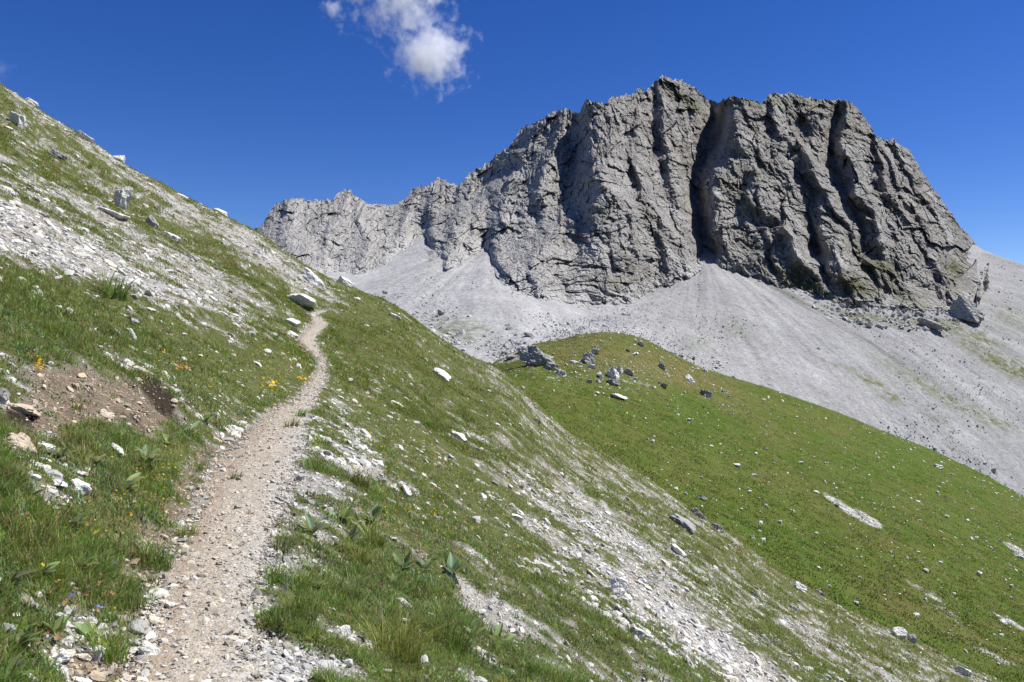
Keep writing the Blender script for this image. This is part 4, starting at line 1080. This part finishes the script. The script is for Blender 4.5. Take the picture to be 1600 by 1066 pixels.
def leaf_plant(px, py, size_px, n, upright, label, seed, name='leaf_rosette', cat='plant', group=None):
    rng = random.Random(seed)
    P, _ = p2g([px], [py + size_px * .35], hill_surf); p = P[0]
    Ls = size_px * (1.12 if size_px < 45 else .74) * p[1] / F; n = n + (3 if size_px >= 45 else 1)
    root = bpy.data.objects.new(name, None); C.objects.link(root)
    root.location = p; root['label'] = label; root['category'] = cat
    if group: root['group'] = group
    for i in range(n):
        o = bpy.data.objects.new('leaf', LEAVES[rng.randrange(24)]); C.objects.link(o); o.parent = root
        a = i * 2.4 + rng.uniform(-.6, .6)
        tilt = upright * rng.uniform(.75, 1.15) if i > n // 3 else upright * rng.uniform(.35, .7)
        o.rotation_euler = (rng.uniform(-.3, .3), -tilt, a)
        s = Ls * rng.uniform(.55, 1.0); o.scale = (s, s * rng.uniform(.75, 1.2), s)
        o.location = (.04 * Ls * math.cos(a), .04 * Ls * math.sin(a), .01 * Ls)
PLANTS = [
    (486, 823, 36, 8, 1.0, 'large leaf rosette standing alone in pale gravel right of the path'),
    (536, 802, 28, 6, .9, 'dark leafy plant in the gravel above and right of the lone rosette'),
    (582, 806, 32, 6, 1.1, 'tall grey-green leaves at the grass border right of the dark leafy plant'),
    (547, 836, 34, 4, 1.35, 'narrow upright spiky leaf bunch in the gravel beside the lone rosette'),
    (494, 910, 30, 5, .9, 'pale round-leaved plant left of the big grass tuft'),
    (530, 912, 32, 5, 1.1, 'bluish leaf plant right of the pale round-leaved one'),
    (632, 878, 34, 6, 1.1, 'upright leaf cluster below the reddish soil patch'),
    (664, 880, 34, 6, 1.1, 'dark leaf cluster with blue flowers beside it, right of the upright cluster'),
    (706, 885, 36, 6, 1.0, 'long pale leaf plant in the grass right of the dark leaf cluster'),
    (616, 905, 30, 5, 1.0, 'leafy plant with white-edged leaves in grass below the upright cluster'),
    (778, 994, 36, 7, .8, 'broad rosette beside the bare gravel scar at the bottom centre'),
    (740, 988, 26, 4, 1.1, 'small leaf plant left of the broad rosette at the bottom centre'),
    (568, 990, 22, 3, 1.1, 'short leaves beside the bluish flat stone'),
    (44, 762, 46, 6, 1.25, 'tall upright leaf plant among white rocks at the left'),
    (26, 755, 30, 2, 1.4, 'few dark upright leaves crossing the left edge'),
    (94, 706, 32, 5, 1.1, 'dark leaf plant right of the bright white flat stone'),
    (112, 812, 40, 6, .9, 'dark leaf plant below the cracked white rock'),
    (150, 716, 26, 5, .7, 'low leaf plant under the white rock in the bank grass'),
    (262, 684, 34, 6, .9, 'leaf plant in the lush strip below the bank hollow'),
    (298, 668, 34, 6, .8, 'leaf plant at the upper end of the lush strip by the path'),
    (230, 712, 34, 6, .8, 'silvery leaf plant in the middle of the lush strip'),
    (196, 752, 36, 6, .7, 'spreading leaf plant at the lower end of the lush strip'),
    (320, 652, 26, 5, .8, 'small leaf plant closest to the path bend above the lush strip'),
    (60, 884, 56, 7, .7, 'sprawling leaf plant at the left edge below the dried flowers'),
    (128, 876, 40, 6, .8, 'leaf plant with one pale leaf left of the path grass'),
    (162, 868, 30, 4, 1.0, 'small upright leaves next to the yellow flower near the path'),
    (30, 986, 70, 7, .8, 'largest dark leaf plant in the bottom left corner'),
    (86, 976, 56, 5, 1.0, 'leaf plant with a big pale leaf right of the largest dark one'),
    (12, 1044, 66, 6, .8, 'cropped dark leaf plant at the very bottom left corner'),
    (140, 985, 34, 4, 1.1, 'slim leaf plant between the pale leaf and the path grass'),
    (20, 890, 44, 6, .6, 'low leaf plant cut by the left edge of the photo'),
    (252, 1000, 0, 0, 0, ''),
]
for i, (px, py, s, n, up, lb) in enumerate(PLANTS):
    if n: leaf_plant(px, py, s, n, up, lb, 40 + i)

# distinct grass tufts
def grass_tuft(px, py, wpx, hpx, nb, label, seed, dry=.08, tint=(1, 1, 1)):
    rng = np.random.default_rng(seed)
    P, _ = p2g([px], [py], hill_surf); p = P[0]; s = p[1] / F
    cent = np.array([[p[0], p[1]]])
    V, Fc, Cc = tufts(cent, np.array([nb]), np.array([hpx * s * 1.25]), np.array([max(.0042, 1.3 * s)]), np.array([wpx * s * .33]), rng, 3, np.array([dry]), hill_surf, np.array([tint]))
    me = mk_mesh('grass_tuft', V - p, Fc, {'col': Cc}, True, [M_grass])
    o = link('grass_tuft', me, label=label, category='grass tuft'); o.location = p
TUFTS = [
    (470, 968, 70, 58, 170, 'big spiky green grass tuft in the gravel right of the path near the bottom', .05),
    (292, 838, 50, 24, 110, 'short isolated grass tuft on the path itself', .35),
    (562, 760, 36, 28, 110, 'round dark green grass tuft at the gravel border beside the path bend', .02),
    (586, 852, 50, 38, 140, 'dense dark tuft with yellow flowers on top', .05),
    (440, 862, 38, 30, 80, 'loose grass tuft on the right border of the path middle', .08),
    (370, 750, 24, 14, 50, 'tiny grass tuft in the gravel left of the path', .2),
    (562, 885, 34, 30, 90, 'bright green tuft below the dense dark tuft', .05),
    (545, 940, 50, 46, 120, 'yellowish drying tuft right of the big spiky one', .5),
    (180, 462, 50, 40, 110, 'dark green tuft on top of the eroded bank high on the left', .05),
    (120, 640, 24, 16, 40, 'small dark tuft alone on the bare brown bank', .2),
    (455, 668, 30, 16, 70, 'low grass tuft splitting the path where it narrows', .15),
    (470, 652, 24, 14, 60, 'small tuft right behind the one splitting the path', .15),
    (430, 985, 40, 40, 90, 'ragged low tuft on the right path border at the bottom', .15),
    (700, 1010, 90, 60, 200, 'wide lush tuft at the bottom centre beside the gravel scar', .1),
    (620, 1030, 110, 80, 260, 'widest tall green tuft at the bottom edge right of the path', .08),
    (245, 885, 70, 50, 170, 'lush fine-bladed tuft leaning over the left path edge', .05),
    (170, 1030, 80, 60, 170, 'arching tuft around the white stones at the bottom left', .12),
]
for i, (px, py, w, h, nb, lb, dr) in enumerate(TUFTS): grass_tuft(px, py, w, h, nb, lb, 700 + i, dr)

# ------------------------------------------------------------------ flowers
def flower_heads(px, py, rad, colr, rng, stem=.08, cup=.3, petals=5):
    P, hit = p2g(px, py, hill_surf, n=500)
    n = len(P); H = stem * rng.uniform(.5, 1.2, n)
    Vs = []; Fs = []; Cs = []; off = 0
    # petals: fan of kites
    k = petals
    a = np.arange(k) * 6.283 / k
    tilt = rng.normal(0, .45, (n, 2)); r = rad * rng.uniform(.7, 1.25, n) * np.maximum(1, P[:, 1] / 9)
    ctr = P + np.stack([rng.normal(0, .01, n), rng.normal(0, .01, n), H], 1)
    V = [ctr]
    for j in range(k):
        for (da, rr, dz) in ((-.45, .62, .3), (0, 1.0, 1.0), (.45, .62, .3)):
            dx = np.cos(a[j] + da) * rr * r; dy = np.sin(a[j] + da) * rr * r
            V.append(ctr + np.stack([dx, dy, dx * tilt[:, 0] + dy * tilt[:, 1] + cup * r * dz * rr], 1))
    nv = len(V)
    f = []
    for j in range(k):
        b = 1 + 3 * j; f += [(0, b, b + 1), (0, b + 1, b + 2)]
    V = np.stack(V, 1).reshape(-1, 3)
    c = colr * rng.uniform(.75, 1.15, (n, 1)); c = np.repeat(c, nv, 0)
    Fc = (np.array(f)[None] + (np.arange(n) * nv)[:, None, None]).reshape(-1, 3)
    sv, sf, sc = blades(P, H, np.full(n, .0022) * np.maximum(1, P[:, 1] / 8), rng.uniform(0, 6.28, n), np.full(n, .05), np.tile(np.array([[.08, .12, .035]]), (n, 1)), rng, 2)
    return merge([(V, Fc, c), (sv, sf, sc)])
def spots(rng, lst):
    px = []; py = []
    for cx, cy, rx, ry, n in lst:
        n = int(n * 1.7); px.append(rng.normal(cx, rx * .5, n)); py.append(rng.normal(cy, ry * .5, n))
    return np.concatenate(px), np.concatenate(py)
rng = np.random.default_rng(91)
px, py = spots(rng, [(235, 765, 60, 60, 46), (270, 720, 40, 40, 30), (430, 590, 40, 40, 30), (170, 820, 80, 60, 8), (660, 740, 90, 70, 60), (600, 690, 60, 40, 40), (640, 810, 60, 40, 40), (720, 800, 90, 70, 40), (790, 900, 120, 90, 24), (590, 827, 22, 9, 14), (700, 900, 60, 60, 10),
                     (400, 560, 60, 60, 40), (560, 620, 70, 50, 30), (260, 560, 40, 20, 16), (470, 560, 30, 30, 30), (1000, 960, 150, 80, 20), (340, 600, 50, 30, 20), (150, 900, 120, 100, 8), (860, 980, 60, 60, 10), (1080, 1000, 100, 60, 8)])
V, Fc, Cc = flower_heads(px, py, .0095, np.array([[.80, .52, .02]]), rng)
link('yellow_flowers', mk_mesh('yellow_flowers', V, Fc, {'col': Cc}, True, [M_petal]), kind='stuff')
px, py = spots(rng, [(120, 800, 120, 60, 26), (200, 830, 90, 60, 20), (110, 920, 120, 60, 22), (250, 780, 40, 40, 10), (60, 820, 60, 30, 14), (155, 925, 25, 15, 14), (90, 965, 30, 40, 6), (660, 760, 110, 80, 30), (280, 570, 30, 12, 16), (730, 830, 80, 60, 16), (620, 720, 60, 40, 20), (150, 1030, 80, 30, 8)])
V, Fc, Cc = flower_heads(px, py, .013, np.array([[.34, .225, .11]]), rng, .05, .8, 7)
link('dried_flowers', mk_mesh('dried_flowers', V, Fc, {'col': Cc}, True, [M_petal]), kind='stuff')
px, py = spots(rng, [(100, 775, 16, 16, 7), (660, 900, 16, 10, 6), (632, 780, 14, 8, 6), (560, 780, 40, 30, 6), (445, 930, 10, 10, 4), (680, 700, 120, 80, 10), (700, 780, 60, 50, 8)])
V, Fc, Cc = flower_heads(px, py, .009, np.array([[.16, .14, .48]]), rng, .06, .9, 5)
link('blue_flowers', mk_mesh('blue_flowers', V, Fc, {'col': Cc}, True, [M_petal]), kind='stuff')

def flower_clump(name, px, py, wpx, hpx, n, rad, colr, label, seed, petals=5):
    rng = np.random.default_rng(seed)
    P, _ = p2g([px], [py], hill_surf); p = P[0]
    if n > 1:
        root = bpy.data.objects.new(name, None); C.objects.link(root); root.location = p
        root['label'] = label; root['category'] = 'flowers'
    for i in range(n):
        a = rng.normal(px, wpx * .4, 1); b = rng.normal(py, hpx * .4, 1)
        V, Fc, Cc = flower_heads(a, b, rad, np.array([colr]), rng, .09, .3, petals)
        me = mk_mesh('flower', V - p, Fc, {'col': Cc}, True, [M_petal])
        if n > 1: link('flower', me, root)
        else:
            o = link(name, me, label=label, category='flower'); o.location = p
flower_clump('yellow_flower_clump', 62, 580, 13, 15, 30, .016, (.85, .50, .02), 'yellow flower clump hanging over the bare brown bank at the left', 1)
flower_clump('yellow_flower_clump', 425, 607, 20, 10, 34, .016, (.85, .58, .02), 'yellow flower clump left of the narrow part of the path', 2)
flower_clump('yellow_flower_clump', 470, 596, 12, 8, 18, .014, (.82, .55, .02), 'small yellow flower clump touching the narrow path', 3)
flower_clump('orange_flower_clump', 282, 582, 14, 6, 16, .016, (.75, .30, .03), 'orange flower clump above the hollow in the bank', 4)
flower_clump('bluebell', 116, 955, 3, 3, 1, .022, (.20, .18, .62), 'blue bellflower above the largest dark leaf plant', 5)
flower_clump('bluebell', 174, 896, 3, 3, 1, .018, (.24, .24, .66), 'blue bellflower beside the white stones in the left grass', 6)
flower_clump('bluebell', 154, 978, 3, 3, 1, .018, (.22, .20, .62), 'blue bellflower left of the half grey half white stone', 7)
flower_clump('bluebell', 32, 1062, 4, 2, 1, .022, (.20, .18, .62), 'blue bellflower at the bottom edge in the left corner', 8)
flower_clump('yellow_flower', 150, 852, 3, 3, 1, .018, (.85, .62, .03), 'single bright yellow flower in the left grass', 9)
flower_clump('purple_flower', 458, 766, 2, 2, 1, .018, (.055, .012, .05), 'dark purple flower head over the gravel right of the path', 10)

# dry twig in the bank hollow
P, _ = p2g([217, 232], [612, 642], hill_surf)
pts = np.linspace(P[0], P[1], 8) + np.array([0, -.02, .04]) + np.random.default_rng(3).normal(0, .006, (8, 3))
Vt = []; 
for q, p in enumerate(pts):
    for a in np.arange(6) * 1.047:
        r_ = .008 * (1 - .08 * q); Vt.append(p + np.array([math.cos(a) * r_, 0, math.sin(a) * r_]))
Vt = np.array(Vt); fq = [(6 * i + j, 6 * i + (j + 1) % 6, 6 * i + 6 + (j + 1) % 6, 6 * i + 6 + j) for i in range(7) for j in range(6)]
o = link('twig', mk_mesh('twig', Vt - pts[0], np.array(fq), {'col': np.tile([[.42, .38, .33]], (len(Vt), 1))}, True, [M_stone]), label='bleached grey twig lying in the hollow of the bank', category='twig'); o.location = pts[0]

# ------------------------------------------------------------------ clouds
def cloud(name, label, blobs, D, seed, dens):
    """blobs: photo px, py, radius px, weight, depth offset"""
    s = D / F; B = []
    for px, py, r, wgt, dy in blobs:
        u, v = uv(px, py); B.append((u * D, D + dy * s, v * D, r * s, wgt))
    B = np.array(B); c0 = B[:, :3].mean(0)
    Vs = []; Fs = []; off = 0
    for b in B:
        V = ICO2[0] * b[3] * 1.25 + (b[:3] - c0); Vs.append(V); Fs.append(ICO2[1] + off); off += len(V)
    t = NT(name + '_vapour')
    acc = None
    warp = t.n('ShaderNodeVectorMath', operation='MULTIPLY_ADD')
    t.l(t.noise(.9 / (28 * s), 4, .6, out='Color'), warp.inputs[0]); warp.inputs[1].default_value = (26 * s,) * 3
    sub = t.n('ShaderNodeVectorMath', operation='SUBTRACT'); t.l(t.tc, sub.inputs[0]); sub.inputs[1].default_value = (13 * s,) * 3
    t.l(sub.outputs[0], warp.inputs[2])
    for b in B:
        dn = t.n('ShaderNodeVectorMath', operation='DISTANCE'); t.l(warp.outputs[0], dn.inputs[0]); dn.inputs[1].default_value = tuple(b[:3] - c0)
        q = t.math('SUBTRACT', 1.0, t.math('DIVIDE', dn.outputs['Value'], float(b[3])), True)
        q = t.math('MULTIPLY', q, float(b[4]))
        acc = q if acc is None else t.math('SMOOTH_MAX', acc, q)
        if acc.node.operation == 'SMOOTH_MAX': acc.node.inputs[2].default_value = .1
    n = t.noise(1 / (22 * s), 8, .64)
    v = t.math('SUBTRACT', t.math('ADD', t.math('MULTIPLY', acc, 1.25), t.math('MULTIPLY', n, 3.0)), 1.86, False)
    v = t.math('MAXIMUM', v, 0.0)
    v = t.math('MULTIPLY', v, dens / (20 * s))
    vol = t.n('ShaderNodeVolumePrincipled'); vol.inputs['Color'].default_value = (.99, .99, 1, 1); vol.inputs['Anisotropy'].default_value = .0
    t.l(v, vol.inputs['Density']); t.l(vol.outputs[0], t.out.inputs['Volume'])
    t.m.cycles.volume_step_rate = .35
    me = mk_mesh(name, np.concatenate(Vs), np.concatenate(Fs), None, True, [t.m])
    o = link(name, me, label=label, category='cloud'); o.location = c0
    md = o.modifiers.new('blend', 'REMESH'); md.mode = 'VOXEL'; md.voxel_size = 6 * s
cloud('cloud', 'white ragged cloud drifting in two clumps at the top of the blue sky',
      [(672, 86, 62, 1.0, 0), (690, 70, 40, .9, 5), (655, 98, 44, .8, -5), (715, 72, 36, .55, 0), (636, 100, 34, .5, 0), (718, 105, 30, .45, 0), (640, 66, 34, .35, 0),
       (632, 8, 66, .70, 0), (598, 16, 46, .56, 10), (655, 20, 44, .62, -8), (610, -34, 66, .75, 0), (562, 8, 40, .5, 0), (528, 16, 26, .52, 0), (530, 36, 18, .38, 0), (660, -20, 60, .8, 0), (668, 48, 28, .45, 0)], 2600, 5, 1.2)
cloud('cloud_wisp', 'faint cloud wisp at the far left edge of the sky above the slope', [(-6, 108, 26, .7, 0), (-24, 112, 30, .8, 0)], 2600, 6, .25)

# ------------------------------------------------------------------ light, sky, camera
SUN_EL, SUN_AZ = 56, 80            # azimuth to the right of the viewing direction (+Y)
el, az = math.radians(SUN_EL), math.radians(SUN_AZ)
sd = (math.sin(az) * math.cos(el), math.cos(az) * math.cos(el), math.sin(el))
from mathutils import Vector
L = bpy.data.lights.new('sun', 'SUN'); L.energy = 4.8; L.angle = math.radians(.53); L.color = (1, .965, .90)
lo = bpy.data.objects.new('sun', L); C.objects.link(lo)
lo.rotation_euler = Vector(sd).to_track_quat('Z', 'Y').to_euler(); lo.location = (100, 50, 300)
w = bpy.data.worlds.new('World'); S.world = w; w.use_nodes = True
nt = w.node_tree; bg = nt.nodes['Background']
sk = nt.nodes.new('ShaderNodeTexSky'); sk.sky_type = 'NISHITA'; sk.sun_disc = False
sk.sun_elevation = el; sk.sun_rotation = az; sk.altitude = 2600; sk.air_density = 1.0; sk.dust_density = .0; sk.ozone_density = 3.0
hs = nt.nodes.new('ShaderNodeHueSaturation'); hs.inputs['Hue'].default_value = .519; hs.inputs['Saturation'].default_value = 1.32; hs.inputs['Value'].default_value = 1.12
nt.links.new(sk.outputs[0], hs.inputs['Color']); nt.links.new(hs.outputs[0], bg.inputs[0]); bg.inputs[1].default_value = .066

cam = bpy.data.cameras.new('camera'); cam.sensor_width = 36; cam.lens = 36 * F / 1600; cam.clip_end = 20000; cam.clip_start = .05
co = bpy.data.objects.new('camera', cam); C.objects.link(co); co.rotation_euler = (math.radians(90), 0, 0)
S.camera = co
S.render.resolution_x = 1024; S.render.resolution_y = 682
S.view_settings.view_transform = 'Standard'; S.view_settings.look = 'None'; S.view_settings.exposure = .74; S.view_settings.gamma = 1
S.cycles.volume_bounces = 10; S.cycles.max_bounces = 12; S.cycles.diffuse_bounces = 4; S.cycles.transparent_max_bounces = 8
